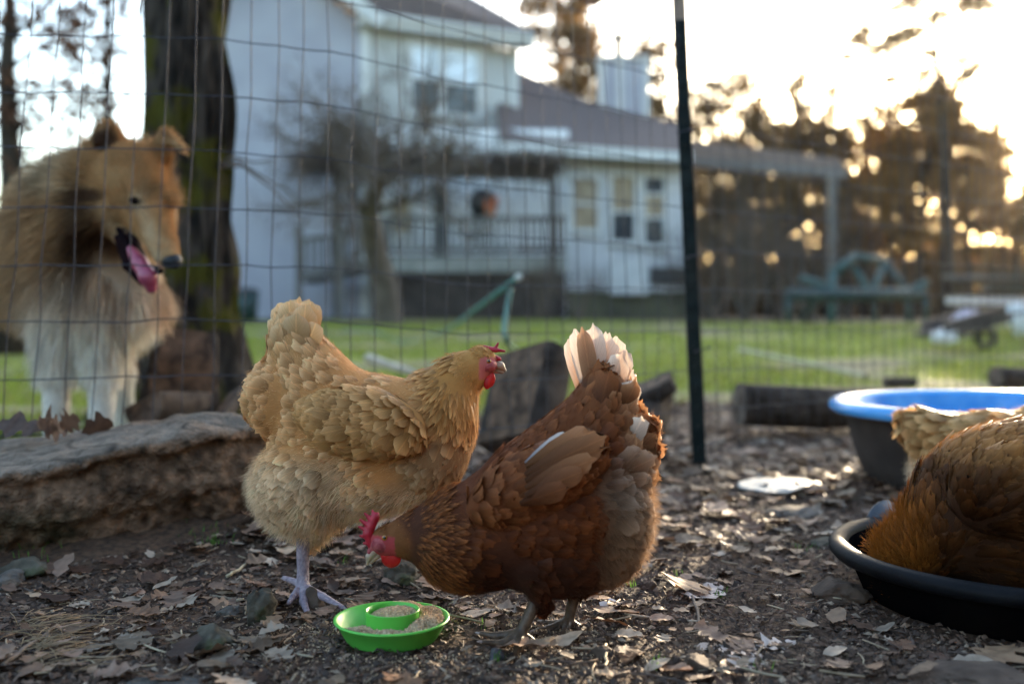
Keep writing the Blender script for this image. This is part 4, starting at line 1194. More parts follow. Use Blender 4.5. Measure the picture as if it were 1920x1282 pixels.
# ================================================================== FEEDER, PAN, POOL
M_GREEN = mat('green_plastic', (.10, .50, .055), (.13, .56, .075), 5, .38, .05, 60, spec=.45, spots=(26, .70, (.06, .045, .025)))
dc = np.array([-.1436, 1.19, float(gz(-.1436, 1.19, False)) + .001])
dish = thing('feeder_tray', dc, 'small round green plastic feeder tray holding crumbled feed under the russet hen', 'feeder')
o = MB(); o.lathe([(0, .0), (.053, .0), (.0545, .002), (.066, .0222), (.0688, .0235), (.0688, .0255), (.0665, .026), (.0645, .0245), (.053, .0035), (0, .0035)], dc, 96); o.build('tray', M_GREEN, dish, smooth_=True)
cc = dc + np.array([.001, -.003, 0])
o = MB(); o.lathe([(.0305, .003), (.0318, .034), (.0322, .0352), (.0318, .036), (.0306, .0355), (.0296, .030), (.0290, .003)], cc, 80); o.build('inner_ring', M_GREEN, dish, smooth_=True)
M_FEED = mat('crumbled_feed', (.48, .32, .18), (.72, .52, .33), 220, .85, attr=True)
M_FEEDBASE = mat('feed_mound', (.36, .24, .13), (.56, .40, .24), 500, .9, .9, 700)
def grains(g, cen, size):
    N = len(cen)
    B = np.array([[1, 0, 0], [-.5, .87, 0], [-.5, -.87, 0], [0, 0, 1.1], [0, 0, -.9]])
    t = np.array([[0, 1, 3], [1, 2, 3], [2, 0, 3], [1, 0, 4], [2, 1, 4], [0, 2, 4]])
    a = g.random((N, 3)) * 6.28
    ca, sa = np.cos(a), np.sin(a)
    Rz = np.zeros((N, 3, 3)); Rz[:, 0, 0] = ca[:, 0]; Rz[:, 0, 1] = -sa[:, 0]; Rz[:, 1, 0] = sa[:, 0]; Rz[:, 1, 1] = ca[:, 0]; Rz[:, 2, 2] = 1
    Rx = np.zeros((N, 3, 3)); Rx[:, 1, 1] = ca[:, 1]; Rx[:, 1, 2] = -sa[:, 1]; Rx[:, 2, 1] = sa[:, 1]; Rx[:, 2, 2] = ca[:, 1]; Rx[:, 0, 0] = 1
    S = size * (.55 + .8 * g.random((N, 1, 1))) * (.6 + .7 * g.random((N, 1, 3)))
    V = np.einsum('nij,nkj->nki', Rz @ Rx, B[None] * S) + cen[:, None]
    T = t[None] + (np.arange(N) * 5)[:, None, None]
    return V.reshape(-1, 3), T.reshape(-1, 3)
g5 = np.random.default_rng(55)
def ring_h(r, a):   # heap height in the outer ring: high at the back right, low at the back left
    return .0185 + .0080 * (0.5 + .5 * np.cos(a - .75)) + .004 * vnoise(np.stack([r * 60 * np.cos(a), r * 60 * np.sin(a), 0 * r], -1), 3) - .016 * smooth(1.75, 2.5, a) * smooth(3.6, 2.9, a)
aa = g5.random(5200) * 6.283; rr = np.sqrt(g5.uniform(.033 ** 2, .0625 ** 2, 5200))
hh = ring_h(rr, aa); ok = hh > .004 + np.clip((rr - .0490) / .0125, 0, 2) * .021
P1 = np.stack([cc[0] + rr * np.cos(aa), cc[1] + rr * np.sin(aa), dc[2] + hh + .0012 * g5.random(5200)], -1)[ok]
a2 = g5.random(1900) * 6.283; r2 = np.sqrt(g5.random(1900)) * .0285
P2 = np.stack([cc[0] + r2 * np.cos(a2), cc[1] + r2 * np.sin(a2), dc[2] + .0275 + .004 * (1 - (r2 / .0285) ** 2) * 1.2 + .004 * np.cos(a2 - .9) * r2 / .0285 + .001 * g5.random(1900)], -1)
V, t = grains(g5, np.concatenate([P1, P2]), .00125)
fcol = np.repeat(.65 + .6 * g5.random(len(V) // 5), 5)[:, None] * np.array([1, 1, 1])
fo = build('chicken_feed', V, t, M_FEED, loc=dc, col=fcol, smooth_=False, kind='stuff')
# the mound under the loose grains
na, nr = 72, 12; A, R = np.meshgrid(np.linspace(0, 2 * np.pi, na, endpoint=False), np.linspace(.0322, .062, nr), indexing='ij')
Hh = ring_h(R, A) - .0006; R = np.minimum(R, .0468 + np.clip(Hh - .0035, 0, .021) / .021 * .0125)
mv = np.stack([cc[0] + R * np.cos(A), cc[1] + R * np.sin(A), dc[2] + Hh], -1).reshape(-1, 3)
i, j = np.meshgrid(np.arange(na), np.arange(nr - 1), indexing='ij'); i2 = (i + 1) % na
mq = np.stack([i * nr + j, i * nr + j + 1, i2 * nr + j + 1, i2 * nr + j], -1).reshape(-1, 4)
o = MB(); o.add(mv, q=mq); o.lathe([(.0288, .025), (.018, .0292), (.0, .031)], cc, 40)
o.build('chicken_feed', M_FEEDBASE, loc=dc, smooth_=True, kind='stuff')
# feed thrown on the ground
N = 5200
ang = g5.random(N) * 6.283; rad = .07 + np.abs(g5.normal(size=N)) * .085
sx, sy = dc[0] + .05 + rad * np.cos(ang) * 1.3, dc[1] + .0 + rad * np.sin(ang) * .8
P = np.stack([sx, sy, gz(sx, sy) + .0008], -1)
P = P[np.hypot(P[:, 0] - dc[0], P[:, 1] - dc[1]) > .068]
V, t = grains(g5, P, .0013)
build('spilled_feed', V, t, M_FEED, col=np.repeat(.6 + .6 * g5.random(len(V) // 5), 5)[:, None] * np.ones(3), smooth_=False, kind='stuff')

# black rubber feed pan
M_RUBBER = mat('black_rubber', (.0015, .0015, .002), (.004, .0038, .004), 12, .9, .25, 70, spec=.0, spots=(9, .72, (.02, .017, .015)))
M_RIM = mat('worn_rim', (.003, .0033, .0045), (.008, .008, .0095), 14, .55, .4, 60, spec=.1, spots=(16, .64, (.085, .075, .065)))
tc = np.array([.696, 1.352, -.004])
pan = thing('feed_pan', tc, 'low black rubber feed pan with a worn rim, a hen\'s head dipped in it', 'pan')
o = MB(); o.lathe([(0, 0), (.195, 0), (.207, .006), (.226, .050), (.232, .066), (.226, .066), (.218, .052), (.198, .014), (.185, .010), (0, .010)], tc, 128); o.build('basin', M_RUBBER, pan, smooth_=True)
o = MB(); o.lathe([(.233, .058), (.248, .056), (.2535, .062), (.254, .069), (.249, .0755), (.240, .0775), (.231, .0745), (.227, .068), (.2275, .062)], tc, 128); o.build('rim', M_RIM, pan, smooth_=True)
ph = W(1655, 1000, 1.52)
o = MB()
pts = []
hv, hq = [], []
for i, u in enumerate(np.linspace(-1, 1, 9)):
    ang = math.radians(116) - u * .15
    for v, (rr_, zz) in enumerate(((.222, .045), (.238, .082 - .01 * u * u), (.246, .100 - .022 * u * u), (.250, .098 - .022 * u * u), (.246, .08 - .01 * u * u), (.236, .045))):
        hv.append([tc[0] + rr_ * math.cos(ang), tc[1] + rr_ * math.sin(ang), tc[2] + zz])
for i in range(8):
    for v in range(5): hq.append([i * 6 + v, i * 6 + v + 1, (i + 1) * 6 + v + 1, (i + 1) * 6 + v])
o.add(hv, q=hq); o.build('handle', mat('handle_rubber', (.02, .022, .028), (.03, .033, .04), 12, .3, spec=.6), pan, smooth_=True)

# blue paddling pool
M_BLUE = mat('blue_plastic', (.035, .28, .66), (.06, .37, .75), 3, .24, .0, 40, spec=.6, coat=.5)
M_BLUEIN = mat('blue_lining', (.03, .24, .57), (.20, .47, .72), 6, .25, spec=.5, lo=.45, hi=.75)
M_POOLWALL = mat('dark_pool_wall', (.022, .016, .013), (.06, .045, .037), 7, .8, .4, 30, spec=.2)  # outer wall dark brown, unlike the blue rim and lining
pc = np.array([1.165, 2.32, float(gz(1.14, 2.32, False)) - .008])
pool = thing('paddling_pool', pc, 'small round blue plastic paddling pool with a dark brown outer wall', 'pool')
o = MB(); o.lathe([(.30, -.01), (.318, .0), (.342, .06), (.352, .09), (.368, .155), (.376, .176)], pc, 96); o.build('wall', M_POOLWALL, pool, smooth_=True)
o = MB(); o.lathe([(.374, .172), (.396, .169), (.405, .172), (.409, .181), (.405, .193), (.394, .200), (.380, .200), (.370, .195), (.365, .188)], pc, 128); o.build('rim', M_BLUE, pool, smooth_=True)
o = MB(); o.lathe([(.364, .190), (.352, .150), (.345, .10), (.325, .045), (.30, .03), (0, .03)], pc, 96); o.build('lining', M_BLUEIN, pool, smooth_=True)

# ================================================================== LITTER ON THE GROUND
def leaf_outline(kind, g):
    if kind == 0:      # lobed oak leaf
        n = 19; t = np.linspace(0, 1, n)
        w = .30 * np.sin(np.pi * t ** .8) ** .7 * (1 + .42 * np.sin(t * 2 * np.pi * 3.5 + .6)) + .012
    elif kind == 1:    # broad lobed
        n = 17; t = np.linspace(0, 1, n)
        w = .38 * np.sin(np.pi * t ** .75) ** .8 * (1 + .36 * np.sin(t * 2 * np.pi * 2.6 + 2.2)) + .012
    elif kind == 2:    # elliptic
        n = 9; t = np.linspace(0, 1, n)
        w = .24 * np.sin(np.pi * t) ** .8 + .008
    else:              # torn piece
        n = 10; t = np.linspace(0, 1, n)
        w = .30 * np.sin(np.pi * np.clip(t + .12, 0, 1)) ** .6 * (.7 + .6 * g.random(n))
    return t, w
def leaf_mesh(kind, seed):
    """unit leaf lying along +x: left edge, midrib, right edge strips with curl"""
    g = np.random.default_rng(seed); t, w = leaf_outline(kind, g)
    n = len(t); c1, c2, c3 = g.uniform(-.4, .5), g.uniform(-.1, .5), g.uniform(-.35, .35)
    V = []
    for i in range(n):
        x = t[i] - .5; z0 = .22 * c1 * (x * x * 4 - .4) * .5
        for s in (-1, 0, 1):
            y = s * w[i] * (1 + .12 * g.normal())
            z = z0 + c2 * .55 * y * y * 2.2 + c3 * x * y * 1.2 + .018 * g.normal() - (.02 if s == 0 else 0)
            V.append([x, y * .92, z])
    q = [[i * 3 + k, (i + 1) * 3 + k, (i + 1) * 3 + k + 1, i * 3 + k + 1] for i in range(n - 1) for k in range(2)]
    return np.array(V), np.array(q)
LEAVES = [leaf_mesh(k, 100 + i) for i, k in enumerate([0, 0, 1, 1, 2, 2, 3, 3, 0, 1, 3, 3])]
leaf_pal = np.array([[.27, .145, .08], [.34, .205, .12], [.17, .083, .044], [.40, .27, .17], [.105, .05, .028], [.30, .18, .12], [.48, .36, .26]])
def leaf_mat(name, attr):
    m = mat(name, (.75, .75, .75) if attr else (.15, .10, .07), (1.2, 1.2, 1.2) if attr else (.40, .285, .20), 60 if attr else 3,   .55, .5, 160, attr=attr, spec=.22, trans=.12, rvar=0 if attr else .35)
    return m
M_LEAF, M_LEAFONE = leaf_mat('dead_leaf', True), leaf_mat('dead_leaf_single', True)
g6 = np.random.default_rng(66)
def dens(x, y):
    px = CX + F * x / y; py = HY + F * H / y
    d = .25 + .8 * smooth(1.45, 1.9, y) - .35 * smooth(3.2, 4.2, y)
    d = d + 1.2 * np.exp(-(((px - 560) / 190) ** 2 + ((py - 1000) / 70) ** 2))
    d = d + .9 * np.exp(-(((px - 200) / 200) ** 2 + ((py - 1235) / 40) ** 2))
    d = d + .5 * np.exp(-(((px - 1400) / 90) ** 2 + ((py - 1230) / 30) ** 2))
    d = d + .5 * np.exp(-(((px - 500) / 300) ** 2 + ((py - 1140) / 60) ** 2))
    return d
N = 88000
cx_, cy_ = g6.uniform(-2.4, 3.2, N), .8 + 4.4 * g6.random(N)
vis = np.abs(cx_ / cy_) < .95
keep = vis & (g6.random(N) < dens(cx_, cy_) * .34) & ((1 - lawn_mask(cx_, cy_)) > g6.random(N) * .9)
keep &= ~((cx_ < -.42) & (cy_ > np.interp(cx_, [-1.02, -.85, -.66, -.5, -.43], [1.40, 1.44, 1.51, 1.61, 1.70])) & (cy_ < 1.85))
keep &= np.hypot(cx_ - dc[0], cy_ - dc[1]) > .10
keep &= np.hypot(cx_ - tc[0], cy_ - tc[1]) > .27
lx, ly = cx_[keep], cy_[keep]; N = len(lx)
ls = (.017 + .036 * g6.random(N) ** 1.5) * (1 + .5 * (g6.random(N) > .9))
ls = ls * (1 + .45 * smooth(.9, 1.5, dens(lx, ly)))
lk = g6.integers(0, len(LEAVES), N); la = g6.random(N) * 6.283
lt = g6.normal(size=(N, 2)) * .15
lcol = leaf_pal[g6.integers(0, len(leaf_pal), N)] * (.34 + .66 * g6.random((N, 1)) ** 1.1)
lz = gz(lx, ly, False) + .003 + .006 * g6.random(N)
def place_leaf(i):
    V, q = LEAVES[lk[i]]; V = V * ls[i]
    ca, sa = math.cos(la[i]), math.sin(la[i])
    V = V @ np.array([[ca, sa, 0], [-sa, ca, 0], [0, 0, 1]])
    V[:, 2] += V[:, 0] * lt[i, 0] + V[:, 1] * lt[i, 1]
    V[:, 2] -= V[:, 2].min() * .8
    return V, q
scr = ls / ly * ((np.abs(lx / ly) < .515) & (ly > 1.06))
order = np.argsort(-scr)
big = set(order[:285].tolist())
mbm = MB()
for i in range(N):
    V, q = place_leaf(i); p = np.array([lx[i], ly[i], lz[i]])
    if i in big:
        o = build('dead_leaf', V + p, q, M_LEAFONE, loc=p, col=np.broadcast_to(lcol[i], V.shape))
        o.parent = ground
    else: mbm.add(V + p, q=q, c=lcol[i])
mbm.build('leaf_litter', M_LEAF, smooth_=True, kind='stuff', col=True)
# leaves caught on the slab and at the collie's feet
def one_leaf(px, py, d, size, ang, tilt, kind, colr, label, up=.0):
    V, q = LEAVES[kind]; V = V * size
    R = Matrix.Rotation(ang, 3, 'Z') @ Matrix.Rotation(tilt, 3, 'X') @ Matrix.Rotation(up, 3, 'Y')
    V = V @ np.array(R).T
    p = W(px, py, d)
    if up < .8: V[:, 2] -= V[:, 2].min() * .7
    o = build('dead_leaf', V + p, q, M_LEAFONE, loc=p, col=np.broadcast_to(np.array(colr), V.shape))
    return tag(o, label, 'leaf')
one_leaf(98, 800, 1.72, .075, .4, 1.2, 0, (.11, .06, .04), 'curled dark brown leaf standing on the slab before the collie\'s front paw', .9)
one_leaf(128, 806, 1.72, .06, 1.9, 1.0, 1, (.15, .085, .055), 'brown leaf curled up on the slab between the collie\'s front legs', .7)
one_leaf(182, 800, 1.74, .055, 2.6, 1.1, 2, (.10, .055, .035), 'small dark leaf on the slab edge under the collie\'s second leg', .8)
one_leaf(40, 812, 1.70, .08, .1, .5, 3, (.09, .055, .04), 'flat dark leaf at the left edge on top of the slab', .2)
for k, (px, py, s, a, kd, lab) in enumerate([(1338, 1218, .05, .5, 4, 'pale pinkish curled leaf before the black pan, leftmost of the pale three'), (1385, 1228, .06, 2.4, 3, 'pale pinkish torn leaf in the middle of the pale three before the black pan'),
                                            (1400, 1250, .055, 1.2, 1, 'pale lobed leaf nearest the camera of the three before the black pan'), (1455, 1216, .05, .2, 0, 'whitish lobed leaf alone on the dirt left of the black pan'),
                                            (1160, 1142, .05, .1, 7, 'white crumpled leaf on the dirt right of the russet hen\'s feet'), (1320, 1118, .085, .9, 0, 'wide pale brown oak leaf under a thin twig right of the russet hen')]):
    c = gp_(px, py); one_leaf(px, HY + (H - c[2] - .003) / c[1] * F, c[1], s, a, .1, kd, (.50, .40, .345) if k != 4 else (.68, .66, .66), lab)

# crumbs of bark, soil and chips
N = 78000
u = g6.random(N); cy_ = .85 + 2.75 * u ** 1.6; cx_ = cy_ * np.where(g6.random(N) < .8, g6.uniform(-.56, .56, N), g6.uniform(-.95, .95, N))
ok = (lawn_mask(cx_, cy_) < .5) & ~((cx_ < -.42) & (cy_ > np.interp(cx_, [-1.02, -.85, -.66, -.5, -.43], [1.41, 1.45, 1.52, 1.62, 1.72]))) & (np.hypot(cx_ - dc[0], cy_ - dc[1]) > .056) & (np.hypot(cx_ - tc[0], cy_ - tc[1]) > .21)
cx_, cy_ = cx_[ok], cy_[ok]; N = len(cx_)
sz = .0022 + .0055 * g6.random(N) ** 2.2
a = g6.random(N) * 6.283; asp = .25 + .6 * g6.random(N)
d1 = np.stack([np.cos(a), np.sin(a), .35 * g6.normal(size=N)], -1); d2 = np.stack([-np.sin(a), np.cos(a), .35 * g6.normal(size=N)], -1) * asp[:, None]
ce = np.stack([cx_, cy_, gz(cx_, cy_) + .0006 + sz * .25], -1); s = sz[:, None]
up = np.array([0, 0, 1.0]) * (sz * (.15 + .5 * g6.random(N)))[:, None]
V = np.stack([ce - d1 * s, ce - d2 * s, ce + d1 * s, ce + d2 * s * .8, ce + up], 1).reshape(-1, 3)
t = np.array([[0, 1, 4], [1, 2, 4], [2, 3, 4], [3, 0, 4]])[None] + (np.arange(N) * 5)[:, None, None]
pal = np.array([[.08, .047, .031], [.12, .07, .046], [.045, .028, .02], [.20, .13, .085], [.30, .22, .155], [.09, .06, .045]])
cc_ = pal[g6.choice(6, N, p=[.28, .24, .24, .12, .06, .06])] * (.7 + .6 * g6.random((N, 1)))
M_CRUMB = mat('crumbs', (.8, .8, .8), (1.2, 1.2, 1.2), 120, .75, .4, 300, attr=True, spec=.3)
build('soil_crumbs', V, t.reshape(-1, 3), M_CRUMB, col=np.repeat(cc_, 5, 0), smooth_=False, kind='stuff')
# bits of straw and fine twigs
o = MB()
for k in range(620):
    y = 1.04 + 2.1 * g6.random() ** 1.6; x = y * g6.uniform(-.55, .55)
    if (x < -.47 and y > 1.5) or math.hypot(x - dc[0], y - dc[1]) < .09 or math.hypot(x - tc[0], y - tc[1]) < .26: continue
    L = g6.uniform(.012, .055); a = g6.random() * 6.283; n = 4
    tt = np.linspace(-.5, .5, n); b = g6.normal() * .2
    X = x + L * (tt * math.cos(a) - b * tt * tt * math.sin(a)); Y = y + L * (tt * math.sin(a) + b * tt * tt * math.cos(a))
    r = g6.uniform(.0005, .0014)
    Z = gz(X, Y, False) + .004 + r + .004 * g6.random() * (tt + .5)
    c = [(.30, .22, .14), (.14, .09, .06), (.40, .31, .2), (.09, .06, .045)][g6.integers(0, 4)]
    o.tube(np.stack([X, Y, Z], 1), r, 4, col=c)
# pine needles in the lower left corner
for k in range(90):
    p = gp_(20 + abs(g6.normal()) * 75, 1165 + g6.random() * 105); a = g6.normal() * .8 + .9; L = g6.uniform(.03, .09)
    e = np.array([math.cos(a) * L, math.sin(a) * L * .7, g6.normal() * .006])
    o.tube([p + [0, 0, .006], p + e * .5 + [0, 0, .009], p + e + [0, 0, .006]], .0006, 3, col=(.26, .17, .09))
o.build('fine_twigs', mat('fine_twig', (.8, .8, .8), (1.1, 1.1, 1.1), 40, .8, attr=True), smooth_=True, kind='stuff', col=True)
def stick(pxs, r, label, c1, c2, zoff=.006):
    P = np.array([gp_(*p) for p in pxs]); P[:, 2] += zoff
    t = np.linspace(0, 1, len(P)); tt = np.linspace(0, 1, 9)
    P = np.stack([np.interp(tt, t, P[:, i]) for i in range(3)], 1) + g6.normal(size=(9, 3)) * np.array([.0012, .0012, .0008])
    o = MB(); o.tube(P, np.linspace(r, r * .7, 9), 7)
    k = o.build('twig', mat('stick', c1, c2, 40, .8, .5, 120), loc=P[4], smooth_=True); tag(k, label, 'twig')
stick([(1285, 1102), (1305, 1140), (1312, 1182)], .0026, 'knotty grey-brown twig standing out on the dirt right of the russet hen', (.09, .065, .05), (.18, .135, .10))
stick([(1170, 1158), (1240, 1164), (1325, 1172)], .0018, 'long straight straw-coloured twig crossing the grey-brown one', (.34, .26, .19), (.46, .36, .27), .004)
stick([(1137, 1215), (1136, 1270)], .0018, 'short pale straw pointing at the camera right of the russet hen\'s feet', (.42, .31, .18), (.52, .40, .25))
stick([(425, 1088), (448, 1075), (470, 1055)], .0026, 'pale bent twig behind the angular mossy stone', (.40, .31, .18), (.5, .4, .26))
stick([(440, 1092), (500, 1092), (545, 1086)], .0016, 'thin dark twig leading to the buff hen\'s foot', (.12, .085, .06), (.18, .13, .09), .004)
stick([(395, 1122), (440, 1128), (470, 1126)], .0016, 'thin brown twig behind the flat grey stone', (.16, .115, .08), (.24, .18, .12), .004)
stick([(575, 1170), (548, 1196), (530, 1215)], .0013, 'thin straw left of the green feeder', (.40, .31, .2), (.5, .4, .28), .004)
stick([(0, 1262), (60, 1215), (110, 1180)], .003, 'brown twig among pine needles in the lower left corner', (.10, .07, .05), (.17, .12, .085))

# green sprouts and lawn
def blades(g, x, y, z, h, w):
    N = len(x); a = g.random(N) * 6.283; b = g.normal(size=(N, 2)) * .35
    s = np.stack([np.cos(a), np.sin(a), 0 * a], -1) * (w / 2)[:, None]
    p = np.stack([x, y, z], -1); tip = p + np.stack([b[:, 0] * h, b[:, 1] * h, h], -1); mid = p * .5 + tip * .5 + np.stack([0 * h, 0 * h, .14 * h], -1)
    V = np.stack([p - s, p + s, mid + s * .7, mid - s * .7, tip], 1).reshape(-1, 3)
    k = (np.arange(N) * 5)[:, None]
    return V, np.array([[0, 1, 2, 3]]) + k, np.array([[3, 2, 4]]) + k
N = 95000
y = 2.7 + 14.5 * g6.random(N) ** 1.8; x = y * g6.uniform(-.62, .62, N)
pat = vnoise(np.stack([x * .8, y * .8, 0 * x], -1), 35) + .5 * vnoise(np.stack([x * 2.6, y * 2.6, 0 * x], -1), 36) + .35 * smooth(1.0, 3.5, x) * (1 - smooth(6, 10, y))
ok = (lawn_mask(x, y) > g6.random(N)) & (pat < -.1 + .5 * g6.random(N)) & (y < 16.5)
x, y, pat = x[ok], y[ok], pat[ok]
hgt = (.018 + .03 * g6.random(len(x))) * (1 + .25 * vnoise(np.stack([x * 1.5, y * 1.5, 0 * x], -1), 44))
V, q, t = blades(g6, x, y, gz(x, y, False), hgt, .003 * (1 + y / 3.5))
gc = np.where((g6.random(len(x)) < .78)[:, None], np.array([.23, .275, .028]), np.array([.27, .22, .11])) * (.65 + .6 * g6.random((len(x), 1)))
M_GRASS = mat('grass_blade', (.9, .9, .9), (1.1, 1.1, 1.1), 3, .5, attr=True, trans=.4, spec=.3)
build('grass', V, [q, t], M_GRASS, col=np.repeat(gc, 5, 0), smooth_=False, kind='stuff')
xs, ys = [], []
for (px, py, n, s) in [(935, 1242, 14, 8), (1228, 1252, 10, 8), (400, 1022, 30, 14), (380, 1005, 26, 22), (1185, 1100, 6, 6), (1352, 1120, 8, 8), (1270, 1082, 6, 8), (900, 1180, 6, 8), (640, 1060, 6, 6), (1510, 1030, 16, 14), (1420, 1255, 8, 10), (60, 1040, 20, 30)]:
    for _ in range(n):
        p = gp_(px + g6.normal() * s, py + g6.normal() * s * .4); xs.append(p[0]); ys.append(p[1])
xs, ys = np.array(xs), np.array(ys)
V, q, t = blades(g6, xs, ys, gz(xs, ys, False), g6.uniform(.007, .016, len(xs)), np.full(len(xs), .0018))
build('grass_sprouts', V, [q, t], M_GRASS, col=np.repeat(np.array([[.10, .22, .03]]) * (.7 + .6 * g6.random((len(xs), 1))), 5, 0), smooth_=False, kind='stuff')

# ================================================================== THINGS ON THE LAWN
M_TEAL = mat('teal_plastic', (.06, .17, .14), (.09, .22, .18), 6, .45)
M_TEALDARK = mat('teal_steel', (.012, .03, .03), (.022, .048, .046), 6, .5)
pa, pbb = W(972, 520, 3.55), gp_(828, 655); 
pole = thing('garden_pole', pbb, 'green plastic pole with a pale end slanting up from the lawn', 'pole')
o = MB(); o.tube([pbb, pbb * .5 + pa * .5, pa], .0125, 10); o.build('shaft', M_TEAL, pole, smooth_=True)
dd = norm(pa - pbb); o = MB(); o.tube([pa - dd * .012, pa + dd * .012], .0142, 10); o.build('end_cap', mat('cap', (.5, .48, .42), (.6, .58, .5)), pole, smooth_=True)
p0 = W(958, 548, 3.58)
hs = [p0, W(950, 590, 3.55), W(944, 630, 3.5), W(952, 652, 3.45), gp_(975, 668), gp_(1060, 660), gp_(1110, 672), gp_(1180, 668)]
hs2 = np.array([h + np.array([0, 0, .012]) for h in hs]); tt = np.linspace(0, 1, 40)
hs2 = np.stack([np.interp(tt, np.linspace(0, 1, len(hs2)), hs2[:, i]) for i in range(3)], 1)
for _ in range(3): hs2[1:-1] = (hs2[:-2] + hs2[1:-1] + hs2[2:]) / 3
o = MB(); o.tube(hs2, .009, 8)
k = o.build('garden_hose', M_TEAL, loc=hs2[20], smooth_=True); tag(k, 'pale green garden hose hanging from the green pole onto the lawn', 'hose')
hs3 = np.array([gp_(*p) + np.array([0, 0, .01]) for p in [(640, 655), (700, 652), (760, 662), (830, 652), (880, 640), (905, 628)]])
hs3 = np.stack([np.interp(tt, np.linspace(0, 1, len(hs3)), hs3[:, i]) for i in range(3)], 1)
for _ in range(3): hs3[1:-1] = (hs3[:-2] + hs3[1:-1] + hs3[2:]) / 3
o = MB(); o.tube(hs3, .010, 8); k = o.build('garden_hose', M_TEAL, loc=hs3[20], smooth_=True); tag(k, 'loose length of pale green hose lying on the lawn left of the green pole', 'hose')
# teal climbing frame
fb = W(1610, 600, 14.5); fb[2] = float(gz(fb[0], fb[1], False))
fr = thing('climbing_frame', fb, 'teal metal climbing frame of slanting bars at the far end of the lawn', 'playset')
M_TEALFAR = mat('faded_teal_steel', (.025, .06, .055), (.04, .085, .078), 6, .5)
def bar(pxa, da, pxb, db, r, m, name='bar'):
    m = M_TEALFAR if m is M_TEAL else m
    o = MB(); o.tube([W(*pxa, da), W(*pxb, db)], r, 8); o.build(name, m, fr, smooth_=True)
for (a, da, b, db, r, m) in [((1475, 552), 14.2, (1735, 552), 14.2, .09, M_TEALDARK), ((1562, 512), 14.4, (1602, 480), 14.6, .055, M_TEAL), ((1602, 480), 14.6, (1660, 490), 14.7, .055, M_TEAL),
    ((1660, 490), 14.7, (1700, 545), 14.4, .05, M_TEALDARK), ((1700, 548), 14.3, (1742, 528), 14.2, .055, M_TEAL), ((1562, 512), 14.4, (1558, 604), 14.2, .06, M_TEAL), ((1602, 480), 14.6, (1500, 600), 15.2, .045, M_TEALDARK),
    ((1632, 560), 14.3, (1655, 500), 14.6, .05, M_TEAL), ((1600, 500), 14.6, (1640, 560), 14.4, .05, M_TEAL), ((1700, 545), 14.3, (1706, 604), 14.2, .05, M_TEALDARK), ((1480, 552), 14.2, (1478, 604), 14.2, .05, M_TEALDARK),
    ((1735, 552), 14.2, (1738, 604), 14.2, .05, M_TEALDARK), ((1500, 520), 14.5, (1560, 540), 14.3, .05, M_TEAL), ((1640, 560), 14.3, (1642, 604), 14.3, .04, M_TEALDARK)]: bar(a, da, b, db, r, m)
# picnic table at the right and the dark cart before it
tb_ = W(1850, 610, 12.5); tb_[2] = float(gz(tb_[0], tb_[1], False))
pt_ = thing('picnic_table', tb_, 'weathered wooden picnic table with a pale bench at the right edge of the lawn', 'table')
for k in range(5):
    o = MB(); o.beam(W(1770, 518, 12.2 + k * .17), W(2040, 520, 12.2 + k * .17), .15, .045); o.build('table_plank', M_DECK, pt_)
o = MB(); o.beam(W(1782, 563, 11.8), W(2030, 566, 11.8), .24, .09); o.build('bench', mat('pale_bench', (.46, .38, .36), (.58, .5, .47), 4, .7), pt_)
o = MB(); o.beam(W(1848, 540, 13.2), W(2050, 538, 13.2), .24, .11); o.build('bench', M_DECK, pt_)
for px in (1800, 1980):
    for (da, db) in ((12.1, 12.9), (12.9, 12.1)):
        a_, b_ = W(px, 520, da), W(px, 600, db); b_[2] = float(gz(b_[0], b_[1], False)) - .01
        o = MB(); o.beam(a_, b_, .09, .09); o.build('leg', M_DARKWOOD, pt_)
cb = W(1800, 635, 9.2); cb[2] = float(gz(cb[0], cb[1], False))
ct = thing('garden_cart', cb, 'dark garden cart with a tilted black tray and pale bags on the lawn', 'cart')
M_TRAY = mat('black_tray', (.015, .015, .018), (.03, .03, .034), 6, .45)
a_, b_ = W(1750, 628, 9.2), W(1862, 596, 9.4)
o = MB(); o.beam(a_, b_, .50, .05, col=(1, 1, 1)); o.beam(a_ + [0, -.25, .04], b_ + [0, -.25, .06], .03, .14); o.beam(a_ + [0, .25, .04], b_ + [0, .25, .06], .03, .14); o.build('tray', M_TRAY, ct)
wc = W(1848, 633, 9.3); ang = np.linspace(0, 6.283, 21)
o = MB(); o.tube(np.stack([wc[0] + .085 * np.cos(ang), np.full(21, wc[1]), wc[2] + .085 * np.sin(ang)], 1), .03, 8, cap=False); wh = o.build('wheel', M_TRAY, ct, smooth_=True)
o = MB(); o.tube([wc - [0, .06, 0], wc + [0, .5, 0]], .015, 6); o.build('axle', M_METAL_DARK, ct, smooth_=True)
o = MB(); o.tube([b_ + [0, 0, .02], W(1905, 588, 9.5), W(1935, 585, 9.5)], .018, 6); o.build('handle', M_METAL_DARK, ct, smooth_=True)
for (px, py, d, r, lab, m) in [(1772, 630, 9.0, (.11, .09, .06), 'white plastic bag lying against the low end of the garden cart', M_TRIM), (1815, 598, 9.25, (.15, .12, .07), 'pale lilac bundle lying on the tray of the garden cart', mat('lilac_cloth', (.34, .32, .42), (.46, .44, .54), 8, .7)),
                               (1915, 600, 10.5, (.16, .14, .16), 'white bag standing behind the handle of the garden cart at the right edge', M_TRIM)]:
    p = W(px, py, d); stone('bag', (p[0], p[1], p[2] - r[2] * .5), r, lab, m, int(px), cat='bag', amp=.35)
